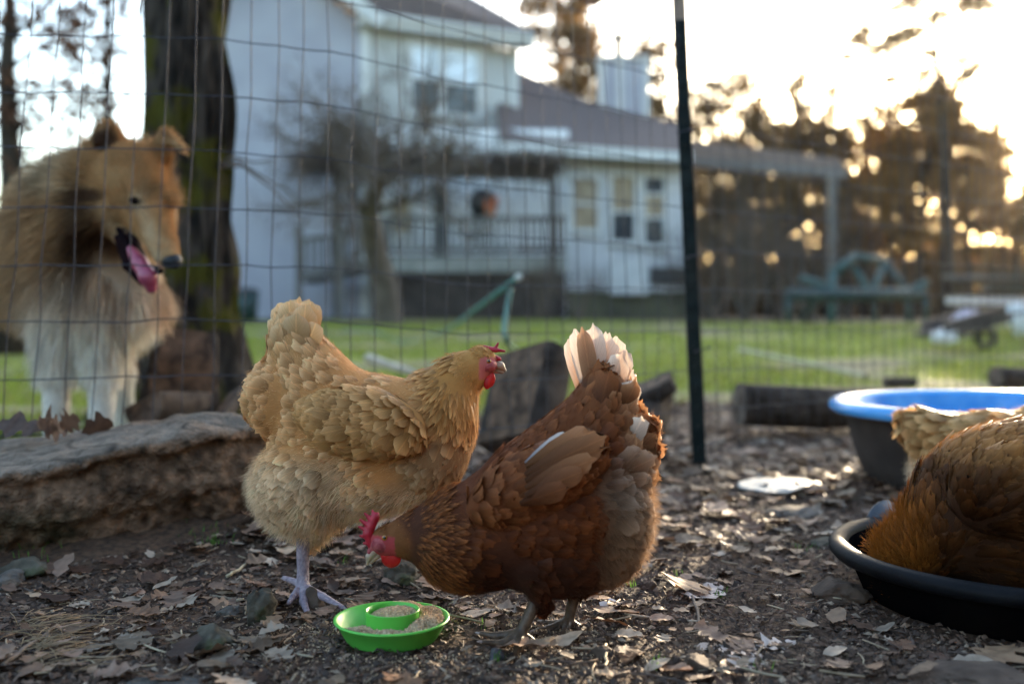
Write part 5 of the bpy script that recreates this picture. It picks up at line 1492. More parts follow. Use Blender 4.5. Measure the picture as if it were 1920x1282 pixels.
# dark bin and ball at the house wall, left
p = W(462, 592, 17); p[2] = float(gz(p[0], p[1], False))
bn = thing('bin', p, 'dark green bin standing against the pale house wall right of the mossy tree', 'bin')
o = MB(); o.lathe([(0, 0), (.17, 0), (.21, .5), (.2, .5), (.16, .04), (0, .04)], p, 20); o.build('body', M_TEALDARK, bn, smooth_=True)
o = MB(); o.lathe([(.225, .49), (.225, .53), (.1, .58), (0, .59)], p, 20); o.build('lid', M_METAL_DARK, bn, smooth_=True)

# ================================================================== ANIMALS
M_FACE = mat('bare_face', (.25, .02, .03), (.42, .09, .085), 110, .55, 1.0, 260, spec=.4)
M_COMB = mat('red_comb', (.40, .008, .02), (.52, .02, .04), 120, .38, .5, 400, spec=.5, trans=.2)
M_WATTLE = mat('red_wattle', (.52, .008, .01), (.62, .02, .018), 120, .35, .4, 400, spec=.5, trans=.25)
M_BEAK = mat('horn_beak', (.26, .165, .10), (.42, .29, .20), 60, .4, .2, 200)
M_EYE = mat('amber_eye', (.30, .10, .015), (.36, .14, .02), 300, .15, spec=.7)
M_PUPIL = mat('pupil', (.004, .004, .004), rough=.08, spec=.8)
M_LEGPURPLE = mat('scaly_leg', (.20, .15, .18), (.36, .28, .30), 160, .5, .3, 300, vor=2.0, vscale=360, stretch=(1, 1, .9), spec=.4, bdist=.003)
M_LEGBROWN = mat('scaly_dark_leg', (.06, .036, .022), (.125, .078, .046), 120, .5, .3, 300, vor=1.2, vscale=420, stretch=(1, 1, .8), spec=.4, bdist=.0015)
M_CLAW = mat('claw', (.25, .18, .15), (.38, .30, .26), 60, .4)

def part(cr, name, prims, m, parent, h=1.2, k=3, col=None):
    """small body part from its own distance field: ('c', a, b, ra, rb) or ('e', c, r, rot)"""
    s = Creature(cr.z0); lo, hi = np.full(3, 1e9), np.full(3, -1e9)
    for p in prims:
        if p[0] == 'c':
            s.cone(p[1], p[2], p[3], p[4], k)
            R = max(p[3], p[4]) + 3
            for q in (s.I(*p[1]), s.I(*p[2])): lo = np.minimum(lo, q - R); hi = np.maximum(hi, q + R)
        else:
            s.ell(p[1], p[2], p[3] if len(p) > 3 else 0, k)
            R = max(p[2]) + 3; q = s.I(*p[1]); lo = np.minimum(lo, q - R); hi = np.maximum(hi, q + R)
    P, q = surface_nets(s.sdf, lo, hi, h)
    return build(name, s.to_world(P), q, m, parent, loc=None)

def sub_of(o, par):
    """hang a part built at its thing's origin under another part of it"""
    o.parent = par; o.location = (0, 0, 0); return o

def single_feather(cr, name, base, tip, width, col, tipcol, parent, n=(0, 0, -1), bend=0.0, shape=None, seed=1, m=None, cup=.10):
    b, t = cr.I(*base), cr.I(*tip)
    d = norm(t - b)[None]; L = np.array([np.linalg.norm(t - b)])
    nn = np.array(n, float)[None]; nn = norm(nn - (nn * d).sum(1, keepdims=True) * d)
    return feathers(cr, b[None], nn, d, L, np.array([float(width)]), np.array([.02]), np.array([float(bend)]), np.array([col]), np.array([tipcol]), np.array([0.]), name, parent, seed, shape, m, twist=0.0, cup=cup)
F_TAIL = np.array([.22, .55, .85, 1.0, .95, .72, .28])

def dist2(P, x, y): return np.hypot(P[:, 0] - x, P[:, 1] - y)

def plumage(cr, root, P, q, flow, region, seed, n_cand=22000, wing_test=None):
    """scatter feathers over the body mesh; wing feathers become the part named wing"""
    spf = lambda X: region(X)['sp']
    S = cr.sample(P, q, spf, n_cand, seed)
    r = region(S)
    ok = r['on'] > .5; S = S[ok]; r = {k: v[ok] for k, v in r.items()}
    n = cr.normal(S); d = flow(S)
    w = wing_test(S) if wing_test is not None else np.zeros(len(S), bool)
    g = np.random.default_rng(seed)
    for (mask, name) in ((~w, 'plumage'), (w & (S[:, 2] < 0), 'wing'), (w & (S[:, 2] >= 0), 'wing')):
        if mask.sum() < 3: continue
        sc = 1 + .18 * g.normal(size=mask.sum())
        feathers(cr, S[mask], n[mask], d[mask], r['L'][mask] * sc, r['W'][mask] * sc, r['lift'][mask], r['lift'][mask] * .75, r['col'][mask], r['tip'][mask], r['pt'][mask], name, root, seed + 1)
    # loose barbs that soften every feather's tip
    rep = 5; Sr = np.repeat(S, rep, 0); nr_ = np.repeat(n, rep, 0); N = len(Sr)
    dr = np.repeat(d, rep, 0); dr = norm(dr - (dr * nr_).sum(1, keepdims=True) * nr_); sr = np.cross(nr_, dr)
    Lr, Wr, lr = (np.repeat(r[k], rep) for k in ('L', 'W', 'lift')); uu = g.uniform(-1, 1, N)
    vv = .62 + .34 * g.random(N) - .12 * uu ** 2
    pt_ = Sr + dr * (Lr * vv)[:, None] + sr * (uu * Wr * .42)[:, None] + nr_ * (Lr * (lr * vv - .75 * lr * vv * vv) - .3)[:, None]
    strands('barbs', cr, pt_, nr_, norm(dr + sr * (uu * .45)[:, None]), Lr * (.16 + .2 * g.random(N)), np.full(N, .24), np.repeat(r['tip'] * .5 + r['col'] * .5, rep, 0) * (.6 + .4 * g.random((N, 1))), root, curl=.16, rise=.10, npts=4, seed=seed + 5)
    return S

def mixc(*pairs):
    """weighted colours: (weight array, colour)"""
    c = None
    for w, col in pairs:
        col = np.array(col, float)
        c = np.broadcast_to(col, (len(w), 3)).copy() if c is None else c * (1 - w[:, None]) + col * w[:, None]
    return c

# ---------------------------------------------------------------- buff hen, standing in profile, facing right
bh = Creature(1.36)
bg_ = bh.ground()
root = thing('hen', bh.to_world(np.array([bh.I(568, 1100, -20)[0], bg_, -20.])), 'golden buff hen standing on one pale purple leg with her head up, facing right', 'hen')
bh.ell((685, 812), (178, 112, 100)).ell((818, 792), (76, 104, 84)).ell((790, 858), (84, 78, 84), 0, 20)
bh.cone((610, 752), (556, 648), 92, 50, 20).cone((552, 660), (551, 628), 46, 34, 16).ell((522, 748), (60, 72, 62), 0, 18)
bh.ell((578, 900), (98, 98, 102), 0, 7).ell((690, 895), (115, 68, 88), 0, 20).cone((592, 945), (588, 985), 56, 30, 16)
bh.cone((818, 772), (866, 704), 76, 43, 18).cone((868, 702), (900, 678), 42, 29, 12).ell((904, 680), (27, 28, 24), 0, 8)
bh.ell((684, 794, -90), (112, 62, 42), 10, 4, 'wing').ell((684, 792, 84), (112, 64, 40), 10, 6, 'wing')
P, q = bh.mesh((430, 540, -160), (960, 1030, 160), 5.0)
flow = flow_field([(905, 665, -1, .3), (870, 690, -.7, .8), (850, 735, -.45, 1), (880, 750, .25, 1), (900, 735, .45, 1), (830, 790, -.6, .8), (868, 830, -.15, 1), (840, 870, -.6, .8), (800, 720, -.9, .35), (720, 712, -1, .0), (690, 790, -1, .06), (620, 800, -1, -.08),
                   (760, 830, -.9, .3), (650, 690, -.9, -.35), (605, 680, -.55, -.75), (560, 640, -.12, -1), (530, 640, -.2, -1), (500, 740, -.85, -.2), (472, 770, -.9, .3), (540, 800, -.9, .25), (560, 870, -.6, .8), (500, 900, -.7, .7), (640, 900, -.7, .6), (720, 920, -.9, .4), (620, 980, -.2, 1), (580, 720, -.8, -.4)])
def wing_of(cr, W_=('wing',)):
    def f(S):
        return cr.sdf(S, W_) < 4.0
    return f
bw = wing_of(bh)
def buff_region(X):
    n = len(X); x, y = X[:, 0], X[:, 1]
    head = smooth(52, 34, dist2(X, 902, 682))
    neck = smooth(.0, 1, np.clip((x - 775) / 60, 0, 1)) * smooth(815, 765, y) * (1 - head)
    tail = smooth(710, 640, y) * smooth(650, 600, x)
    fluff = np.maximum(smooth(825, 880, y) * smooth(720, 640, x), smooth(880, 930, y))
    breast = smooth(720, 790, x) * smooth(790, 830, y)
    wing = (bh.sdf(X, ('wing',)) < 4).astype(float)
    L = 35 + 0 * x; Wd = 25 + 0 * x; sp = 11.0 + 0 * x
    for w, l, wd, s in ((breast, 30, 23, 10.5), (fluff, 38, 27, 12.5), (tail, 42, 33, 12.5), (wing, 38, 27, 11.5), (neck, 36, 9.5, 6.6), (head, 13, 5.5, 4.3)):
        L = L * (1 - w) + l * w; Wd = Wd * (1 - w) + wd * w; sp = sp * (1 - w) + s * w
    col = mixc((np.ones(n), (.64, .275, .085)), (breast, (.38, .195, .08)), (fluff, (.60, .37, .18)), (tail, (.64, .33, .125)), (wing, (.52, .235, .068)), (neck, (.52, .225, .055)), (head, (.55, .25, .065)))
    tip = mixc((np.ones(n), (.92, .545, .255)), (breast, (.52, .33, .17)), (fluff, (.87, .62, .385)), (tail, (.80, .50, .25)), (wing, (.66, .36, .145)), (neck, (.66, .345, .12)), (head, (.56, .28, .085)))
    face = (x > 899) & (y > 668) & (y < 712) & (np.abs(X[:, 2]) < 40)
    return dict(L=L, W=Wd, sp=sp, lift=np.clip(.08 + .12 * fluff + .02 * tail - .04 * head + .04 * neck, .05, .5), col=col, tip=tip, pt=(neck > .5).astype(float), on=((~face) & (y > 606 + 12 * np.sin(x * .3))).astype(float), fl=fluff)
r_ = buff_region(P)
bc = r_['col'] * .8
bc[r_['on'] < .5] = (.50, .13, .11)
build('body', bh.to_world(P), q, M_SKIN, root, col=bc)
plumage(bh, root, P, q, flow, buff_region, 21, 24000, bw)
# down: soft strands over the thigh and along every edge
S = bh.rand_points(P, q, lambda X: buff_region(X)['fl'] * .8 + .30, 17000)
rg = buff_region(S); g = np.random.default_rng(4); ok = rg['on'] > .5; S = S[ok]; rg = {k: v[ok] for k, v in rg.items()}
strands('down', bh, S, bh.normal(S), flow(S), (9 + 15 * rg['fl']) * (.6 + .8 * g.random(len(S))), .24 + .1 * rg['fl'], rg['tip'] * (1 + .35 * vnoise(S * .045, 3)[:, None]) * (.75 + .4 * g.random((len(S), 1))), root, curl=.22, rise=.28 + .22 * rg['fl'][:, None], seed=7)
for k, (b, t, w) in enumerate([((545, 660, 24), (530, 566, 26), 46), ((560, 660, 18), (588, 572, 18), 46), ((548, 660, 8), (521, 570, 4), 46), ((556, 660, -2), (557, 557, -4), 50), ((566, 660, -10), (582, 562, -14), 48), ((545, 665, -16), (514, 590, -22), 46), ((552, 668, -24), (540, 563, -30), 48), ((564, 668, -30), (572, 572, -36), 48), ((566, 675, -34), (592, 604, -42), 44), ((546, 680, -38), (522, 604, -46), 46), ((556, 680, -42), (554, 588, -50), 48)]):
    single_feather(bh, 'tail_feather', b, t, w, (.62, .34, .12), (.76, .53, .30), root, bend=.05, shape=F_TAIL, seed=50 + k)
part(bh, 'leg', [('c', (568, 985, -20), (568, 1082, -22), 14, 10.5), ('c', (568, 1082, -22), (570, 1104, -34), 11, 10), ('c', (570, 1104, -34), (569, 1128, -70), 9.5, 7), ('c', (569, 1128, -70), (578, 1152, -110), 7, 4.5),
                 ('c', (572, 1102, -34), (606, 1118, -62), 9, 6.5), ('c', (606, 1118, -62), (643, 1139, -92), 6.5, 4.5), ('c', (562, 1102, -30), (550, 1118, -62), 8, 6), ('c', (550, 1118, -62), (541, 1130, -84), 5.5, 4), ('c', (563, 1094, -22), (533, 1083, -4), 7.5, 4.5)], M_LEGPURPLE, root, 1.8, 4)
for (a, b) in (((578, 1150, -108), (580, 1157, -118)), ((641, 1137, -90), (650, 1142, -98)), ((535, 1083, -5), (527, 1084, 0))):
    part(bh, 'claw', [('c', a, b, 3.6, 1.5)], M_CLAW, root, 1.0)
# second leg drawn up into the belly feathers
part(bh, 'leg', [('c', (640, 960, 45), (612, 1000, 48), 16, 11), ('c', (612, 1000, 48), (640, 990, 40), 10, 8)], M_LEGPURPLE, root, 1.6, 4)
part(bh, 'face', [('e', (916, 685, -9), (16, 14, 18)), ('e', (916, 685, 9), (16, 14, 18)), ('e', (903, 690, -20), (8, 12, 6), -20), ('e', (903, 690, 20), (8, 12, 6), -20)], M_FACE, root, 1.3, 6)
part(bh, 'comb', [('c', (908, 652, 0), (930, 656, -3), 5, 4.5), ('c', (930, 656, -3), (946, 658, -6), 4, 2), ('c', (928, 655, -2), (934, 643, -4), 4, 1.6), ('c', (928, 671, 0), (936, 673, -2), 6, 4), ('c', (915, 655, 3), (908, 650, 9), 4, 2)], M_COMB, root, .9, 3)
bk = part(bh, 'beak', [('c', (925, 684, 0), (938, 686, 0), 9.5, 7.5), ('c', (938, 686, 0), (948, 695, 0), 7, 2.2)], M_BEAK, root, .9, 4)
part(bh, 'lower_beak', [('c', (922, 693, 0), (943, 698, 0), 6.5, 2.6)], M_BEAK, root, .9, 3)
part(bh, 'wattle', [('e', (919, 712, -8), (9.5, 15, 5), 12), ('e', (914, 718, -12), (7, 12, 4), 8)], M_WATTLE, root, .9, 3)
part(bh, 'wattle', [('e', (918, 712, 8), (9, 14, 5), 12)], M_WATTLE, root, 1.1, 3)
for s in (-1, 1):
    e = part(bh, 'eye', [('e', (916, 677, 24 * s), (5.2, 4.8, 3.6))], M_EYE, root, .7)
    sub_of(part(bh, 'pupil', [('e', (916.5, 677, 26.6 * s), (2.6, 2.6, 1.6))], M_PUPIL, root, .5), e)

# ---------------------------------------------------------------- russet hen, pecking towards the feeder, facing left
rh = Creature(1.21)
root = thing('hen', rh.to_world(np.array([rh.I(1010, 1190, -20)[0], rh.ground(), -10.])), 'dark russet hen bending to the green feeder, facing left with white tail feathers raised', 'hen')
rh.ell((1018, 968), (190, 126, 118), -10).ell((880, 1010), (114, 98, 100), 0, 24).cone((838, 998), (772, 1006), 72, 40, 22).cone((768, 1004), (732, 1013), 39, 29, 14).ell((722, 1014), (28, 27, 25), 0, 8)
rh.ell((1152, 960), (66, 112, 96), 0, 22).ell((1050, 1046), (118, 68, 100), 0, 24).cone((1130, 860), (1130, 765), 88, 58, 24).cone((1128, 760), (1126, 742), 52, 40, 16)
rh.cone((965, 892), (1090, 790), 54, 48, 24).cone((1165, 868), (1190, 820), 52, 36, 20)
rh.cone((1012, 1060, -55), (1012, 1122, -56), 48, 19, 18).cone((1080, 1050, 48), (1082, 1098, 50), 44, 18, 18)
rh.ell((1000, 906, -96), (130, 62, 42), -26, 6, 'wing').ell((1000, 906, 96), (130, 62, 42), -26, 6, 'wing')
P, q = rh.mesh((670, 640, -185), (1270, 1165, 185), 5.0)
flow = flow_field([(720, 995, 1, -.15), (760, 975, 1, -.1), (800, 950, 1, -.12), (770, 1030, .95, .3), (840, 960, 1, .1), (850, 1060, .95, .25), (930, 1000, 1, -.05), (1000, 980, 1, -.12), (930, 1090, 1, .1), (1040, 1060, .95, .2), (980, 890, .92, -.4), (1050, 870, .85, -.5), (920, 860, .85, -.45),
                   (1000, 800, .75, -.65), (1070, 760, .6, -.8), (1110, 740, .08, -1), (1130, 690, .05, -1), (1165, 740, .35, -.95), (1190, 800, .75, -.65), (1210, 850, .95, -.1), (1160, 830, .6, -.6), (1180, 930, .85, .5), (1190, 990, .6, .8), (1130, 1020, .5, .85), (1090, 930, .9, .2), (1012, 1110, .2, 1)])
rw = wing_of(rh)
def russet_region(X):
    n = len(X); x, y = X[:, 0], X[:, 1]
    head = smooth(60, 36, dist2(X, 726, 1014))
    neck = smooth(880, 830, x) * (1 - head)
    tail = smooth(830, 770, y) * smooth(1060, 1100, x)
    rear = smooth(1120, 1180, x) * smooth(980, 900, y)
    fluff = smooth(1085, 1150, x) * smooth(860, 920, y)
    low = smooth(960, 1060, y)  # dark underside: shade put into the feather colour
    saddle = smooth(870, 800, y) * smooth(1100, 1060, x)
    wing = (rh.sdf(X, ('wing',)) < 4).astype(float)
    thigh = smooth(1095, 1115, y)
    L = 38 + 0 * x; Wd = 28 + 0 * x; sp = 12.0 + 0 * x
    for w, l, wd, s in ((saddle, 36, 21, 9.5), (tail, 50, 36, 13), (rear, 44, 32, 12), (fluff, 42, 29, 13), (wing, 42, 30, 12.5), (neck, 32, 8.5, 6.0), (head, 14, 6, 4.6), (thigh, 26, 16, 8)):
        L = L * (1 - w) + l * w; Wd = Wd * (1 - w) + wd * w; sp = sp * (1 - w) + s * w
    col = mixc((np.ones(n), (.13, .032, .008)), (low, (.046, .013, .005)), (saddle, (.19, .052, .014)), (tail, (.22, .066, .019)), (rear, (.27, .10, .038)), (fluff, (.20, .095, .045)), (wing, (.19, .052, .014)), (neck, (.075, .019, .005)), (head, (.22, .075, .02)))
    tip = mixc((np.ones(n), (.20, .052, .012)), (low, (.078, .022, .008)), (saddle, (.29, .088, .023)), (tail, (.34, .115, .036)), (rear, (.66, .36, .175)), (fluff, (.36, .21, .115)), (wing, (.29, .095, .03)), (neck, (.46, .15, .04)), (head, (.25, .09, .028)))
    edge = smooth(1160, 1195, x) * fluff
    tip = tip * (1 - edge[:, None] * .6) + np.array([.70, .47, .28]) * edge[:, None] * .6  # pale right rim: backlight painted into the fluff tips
    pt_ = smooth(62, 25, np.hypot((x - 1150) * 1.3, (y - 895))) * .5
    tip = tip * (1 - pt_[:, None]) + np.array([.52, .40, .31]) * pt_[:, None]; col = col * (1 - pt_[:, None] * .6) + np.array([.30, .19, .12]) * pt_[:, None] * .6
    face = (x < 744) & (y > 1000) & (y < 1048)
    return dict(L=L, W=Wd, sp=sp, lift=np.clip(.07 + .10 * fluff + .14 * rear - .04 * head + .03 * neck + .04 * tail, .05, .5), col=col, tip=tip, pt=(neck > .5).astype(float), on=(~face).astype(float), fl=np.clip(fluff + .5 * thigh, 0, 1))
r_ = russet_region(P)
bc = r_['col'] * .8; bc[r_['on'] < .5] = (.40, .05, .05)
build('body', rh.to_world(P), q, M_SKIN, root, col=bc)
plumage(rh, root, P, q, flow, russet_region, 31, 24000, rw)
S = rh.rand_points(P, q, lambda X: russet_region(X)['fl'] * .35 + .2, 12000)
rg = russet_region(S); ok = rg['on'] > .5; S = S[ok]; rg = {k: v[ok] for k, v in rg.items()}
strands('down', rh, S, rh.normal(S), flow(S), (9 + 13 * rg['fl']) * (.6 + .8 * g.random(len(S))), .24 + .12 * rg['fl'], (rg['tip'] * .5 + rg['col'] * .5) * (1 + .35 * vnoise(S * .045, 4)[:, None]) * (.6 + .45 * g.random((len(S), 1))), root, curl=.24, rise=.28 + .25 * rg['fl'][:, None], seed=9)
PALE, BRN = (.82, .68, .55), (.36, .15, .065)
for k, (b, t, w, c) in enumerate([((1112, 790, 30), (1066, 632, 34), 34, BRN), ((1130, 780, 26), (1186, 690, 30), 50, PALE), ((1128, 770, 20), (1176, 656, 24), 50, PALE), ((1124, 770, 12), (1158, 630, 14), 52, PALE), ((1120, 770, 4), (1140, 622, 5), 52, PALE), ((1114, 775, -4), (1078, 614, -2), 36, PALE),
                                  ((1118, 770, -8), (1112, 608, -12), 46, PALE), ((1118, 775, -16), (1092, 612, -20), 34, BRN), ((1132, 780, -22), (1166, 664, -30), 46, BRN), ((1150, 800, -30), (1192, 712, -40), 44, PALE), ((1170, 850, -46), (1206, 782, -62), 40, PALE)]):
    single_feather(rh, 'tail_feather', b, t, w, (tuple(np.array(PALE) * .55 + np.array(BRN) * .45) if c is PALE else c), PALE if k != 7 else (.62, .36, .2), root, bend=.04, shape=F_TAIL, seed=80 + k)
# flight feathers of the folded wing, tips crossing the flank
for k, (b, t, w, c, tc_) in enumerate([((985, 868, -128), (1066, 812, -120), 24, (.70, .66, .66), (.70, .60, .52)), ((985, 875, -134), (1112, 806, -126), 42, (.32, .13, .05), (.46, .22, .11)), ((985, 890, -140), (1134, 818, -130), 42, (.27, .10, .038), (.40, .18, .08)),
                                       ((985, 902, -144), (1130, 836, -134), 40, (.23, .08, .028), (.33, .14, .06)), ((985, 915, -146), (1115, 858, -138), 38, (.24, .085, .03), (.34, .15, .065)), ((985, 930, -147), (1092, 882, -140), 38, (.21, .07, .024), (.28, .11, .045)), ((975, 945, -146), (1065, 912, -141), 38, (.19, .06, .02), (.25, .09, .036))]):
    b = b[:2] + (rh.front(b[0], b[1]) - 9 - k * .8,); t = t[:2] + (min(rh.front(t[0], t[1]), -100) - 16 - k * .8,)
    single_feather(rh, 'flight_feather', b, t, w, c, tc_, root, bend=-.06, shape=F_TAIL, seed=110 + k)
for (hip, ank, toes, back) in (((1014, 1110, -56), (976, 1186, -64), [((930, 1192, -60), (902, 1187, -52)), ((942, 1206, -84), (905, 1203, -96)), ((972, 1212, -100), (960, 1236, -126))], (1000, 1200, -50)),
                               ((1084, 1088, 48), (1066, 1164, 32), [((1030, 1178, 20), (1004, 1182, 8)), ((1058, 1186, 2), (1056, 1200, -16)), ((1040, 1170, 40), (1018, 1165, 48))], (1094, 1178, 34))):
    prims = [('c', hip, ank, 13, 9.5)]
    for (m_, t_) in toes: prims += [('c', ank, m_, 9, 7), ('c', m_, t_, 7, 4.2)]
    prims.append(('c', ank, back, 7.5, 4.5))
    lg = part(rh, 'leg', prims, M_LEGBROWN, root, 1.9, 4)
    for (m_, t_) in toes:
        v = np.array(t_) - np.array(m_); e = np.array(t_) + v / np.linalg.norm(v) * 11
        sub_of(part(rh, 'claw', [('c', t_, tuple(e), 3.6, 1.4)], M_CLAW, root, 1.1), lg)
part(rh, 'face', [('e', (720, 1018, -10), (23, 19, 19)), ('e', (720, 1018, 10), (23, 19, 19)), ('c', (708, 1014, 0), (696, 1034, 0), 13, 8), ('e', (749, 1012, -24), (5, 13, 5), 8), ('e', (749, 1012, 24), (5, 13, 5), 8)], M_FACE, root, 1.3, 6)
cb_ = [('c', (700, 1030, 0), (690, 1000, 0), 8, 9), ('c', (690, 1000, 0), (704, 968, 0), 9, 8)]
for (a, b) in (((694, 1008), (675, 1004)), ((692, 995), (673, 987)), ((692, 985), (675, 974)), ((697, 976), (684, 962)), ((702, 970), (698, 957)), ((704, 970), (709, 962)), ((697, 1018), (682, 1018))):
    cb_.append(('c', a + (0,), b + (0,), 6, 2))
cm = part(rh, 'comb', cb_, M_COMB, root, 1.0, 3)
part(rh, 'beak', [('c', (702, 1034, 0), (693, 1043, 0), 10, 7), ('c', (693, 1043, 0), (688, 1058, 0), 7, 2.2)], M_BEAK, root, .9, 4)
part(rh, 'lower_beak', [('c', (708, 1040, 0), (695, 1055, 0), 7, 2.4)], M_BEAK, root, .9, 3)
part(rh, 'wattle', [('e', (734, 1046, -10), (18, 18, 6), 8), ('e', (722, 1040, -10), (8, 9, 5), 30)], M_WATTLE, root, 1.0, 4)
part(rh, 'wattle', [('e', (732, 1046, 10), (17, 17, 6), 8)], M_WATTLE, root, 1.2, 4)
for s in (-1, 1):
    e = part(rh, 'eye', [('e', (721, 1008, 27 * s), (5.6, 5.2, 3.6))], M_EYE, root, .7)
    sub_of(part(rh, 'pupil', [('e', (721, 1008, 29.6 * s), (2.8, 2.8, 1.6))], M_PUPIL, root, .5), e)

# ---------------------------------------------------------------- rusty hen with her head down in the black pan
ph_ = Creature(1.33)
root = thing('hen', ph_.to_world(np.array([1900., ph_.ground() - 12, 0.])), 'big rusty orange hen crouching in the black feed pan at the right edge, head hidden', 'hen')
ph_.ell((1955, 952), (246, 168, 138)).cone((1790, 985), (1712, 1045), 92, 56, 28).cone((1712, 1045), (1698, 1090), 52, 34, 16).cone((2010, 890), (2090, 800), 92, 46, 24)
ph_.ell((1935, 915, -108), (150, 84, 44), -8, 8, 'wing').ell((1935, 915, 108), (150, 84, 44), -8, 8, 'wing')
P, q = ph_.mesh((1610, 720, -190), (2230, 1150, 190), 6.0)
flow = flow_field([(1680, 1060, -.55, -.8), (1665, 1040, -.6, -.8), (1700, 1000, -.25, -1), (1730, 930, .25, -1), (1760, 880, .6, -.8), (1830, 815, .9, -.45), (1780, 980, .8, -.5), (1800, 1050, .9, .1), (1850, 930, 1, -.1), (1900, 850, 1, -.12), (1900, 1000, 1, .1), (1730, 1080, -.2, -1), (2000, 850, .9, -.5)])
pw = wing_of(ph_)
def rusty_region(X):
    n = len(X); x, y = X[:, 0], X[:, 1]
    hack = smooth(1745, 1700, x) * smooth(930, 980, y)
    lit_top = smooth(925, 840, y + .25 * (x - 1850) * 0)
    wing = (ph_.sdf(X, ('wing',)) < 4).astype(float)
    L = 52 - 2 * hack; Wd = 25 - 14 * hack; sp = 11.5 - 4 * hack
    col = mixc((np.ones(n), (.052, .016, .0035)), (wing, (.048, .0145, .003)), (lit_top, (.28, .11, .026)), (hack, (.22, .062, .008)))  # body darkened as shade, top brightened as highlights, all in feather colour
    tip = mixc((np.ones(n), (.095, .031, .007)), (wing, (.09, .029, .0065)), (lit_top, (.48, .22, .07)), (hack, (.34, .11, .014)))
    return dict(L=L, W=Wd, sp=sp, lift=.06 + .26 * hack, col=col, tip=tip, pt=(hack > .5).astype(float), on=np.ones(n), fl=hack)
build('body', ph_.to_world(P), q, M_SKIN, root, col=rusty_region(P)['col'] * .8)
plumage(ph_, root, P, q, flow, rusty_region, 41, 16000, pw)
S = ph_.rand_points(P, q, lambda X: rusty_region(X)['fl'] + .08, 6000); rg = rusty_region(S)
strands('down', ph_, S, ph_.normal(S), flow(S), (14 + 22 * rg['fl']) * (.6 + .8 * g.random(len(S))), np.full(len(S), .45), rg['tip'] * (.75 + .4 * g.random((len(S), 1))), root, curl=.35, rise=.6, seed=11)
part(ph_, 'beak', [('c', (1690, 1104, 0), (1684, 1126, 0), 9, 2.4)], M_BEAK, root, 1.2, 4)
part(ph_, 'comb', [('c', (1672, 1080, 0), (1668, 1100, 0), 7, 6), ('c', (1672, 1085, 0), (1658, 1080, 0), 5, 2), ('c', (1670, 1096, 0), (1655, 1096, 0), 5, 2)], M_COMB, root, 1.2, 3)

# ---------------------------------------------------------------- buff hen behind the pan
kh = Creature(1.78)
root = thing('hen', kh.to_world(np.array([1850., kh.ground(), 0.])), 'pale buff hen with a fluffy rump half hidden behind the rusty hen', 'hen')
kh.ell((1885, 852), (150, 82, 80)).cone((1800, 838), (1742, 808), 62, 40, 22).cone((1742, 806), (1712, 790), 33, 18, 14).ell((1768, 872), (46, 56, 56), 0, 18).cone((1940, 830), (1995, 762), 62, 40, 20).ell((2010, 745), (28, 27, 24), 0, 10)
P, q = kh.mesh((1660, 690, -110), (2070, 960, 110), 4.5)
flow = flow_field([(1705, 785, -.85, -.35), (1730, 770, -.85, -.2), (1745, 800, -.85, .25), (1780, 790, -.95, .2), (1850, 780, -1, .02), (1850, 840, -1, .1), (1735, 840, -.8, .5), (1745, 890, -.6, .9), (1800, 900, -.8, .6), (1990, 780, -.6, .8)])
def pale_region(X):
    n = len(X); x, y = X[:, 0], X[:, 1]
    fl = smooth(835, 880, y) * smooth(1830, 1780, x)
    col = mixc((np.ones(n), (.50, .27, .095)), (fl, (.58, .43, .26))); tip = mixc((np.ones(n), (.62, .38, .16)), (fl, (.72, .58, .40)))
    return dict(L=40 + 0 * x, W=20 + 0 * x, sp=11 + 3 * fl, lift=.2 + .1 * fl, col=col, tip=tip, pt=(.6 * (1 - fl) > .5).astype(float) * 0, on=np.ones(n), fl=fl)
build('body', kh.to_world(P), q, M_SKIN, root, col=pale_region(P)['col'] * .8)
plumage(kh, root, P, q, flow, pale_region, 51, 9000)
S = kh.rand_points(P, q, lambda X: pale_region(X)['fl'] + .12, 5000); rg = pale_region(S)
strands('down', kh, S, kh.normal(S), flow(S), (11 + 14 * rg['fl']) * (.6 + .8 * g.random(len(S))), np.full(len(S), .30), rg['tip'] * (.8 + .4 * g.random((len(S), 1))), root, curl=.4, rise=.7, seed=13)
for k, (b, t, w) in enumerate([((1745, 800, -6), (1692, 772, -10), 24), ((1745, 806, 6), (1690, 784, 8), 24), ((1745, 812, -10), (1690, 796, -16), 26), ((1748, 820, -14), (1692, 812, -22), 26), ((1750, 830, -14), (1698, 834, -22), 26), ((1755, 840, -12), (1706, 852, -20), 26)]):
    single_feather(kh, 'tail_feather', b, t, w, (.52, .28, .10), (.70, .44, .2), root, bend=.1, shape=F_TAIL, seed=150 + k)
for w in (-30, 34):
    part(kh, 'leg', [('c', (1865, 900, w), (1862, kh.ground() - 12, w), 14, 8), ('c', (1862, kh.ground() - 10, w), (1895, kh.ground() - 6, w - 8), 7, 4), ('c', (1862, kh.ground() - 10, w), (1888, kh.ground() - 5, w - 30), 7, 4), ('c', (1862, kh.ground() - 10, w), (1885, kh.ground() - 5, w + 22), 7, 4)], M_LEGBROWN, root, 1.8, 4)
part(kh, 'beak', [('c', (2030, 748, 0), (2052, 756, 0), 8, 2)], M_BEAK, root, 1.2, 3)
part(kh, 'comb', [('c', (2005, 722, 0), (2032, 728, 0), 6, 4), ('c', (2012, 722, 0), (2010, 708, 0), 5, 2), ('c', (2024, 724, 0), (2026, 712, 0), 5, 2)], M_COMB, root, 1.2, 3)

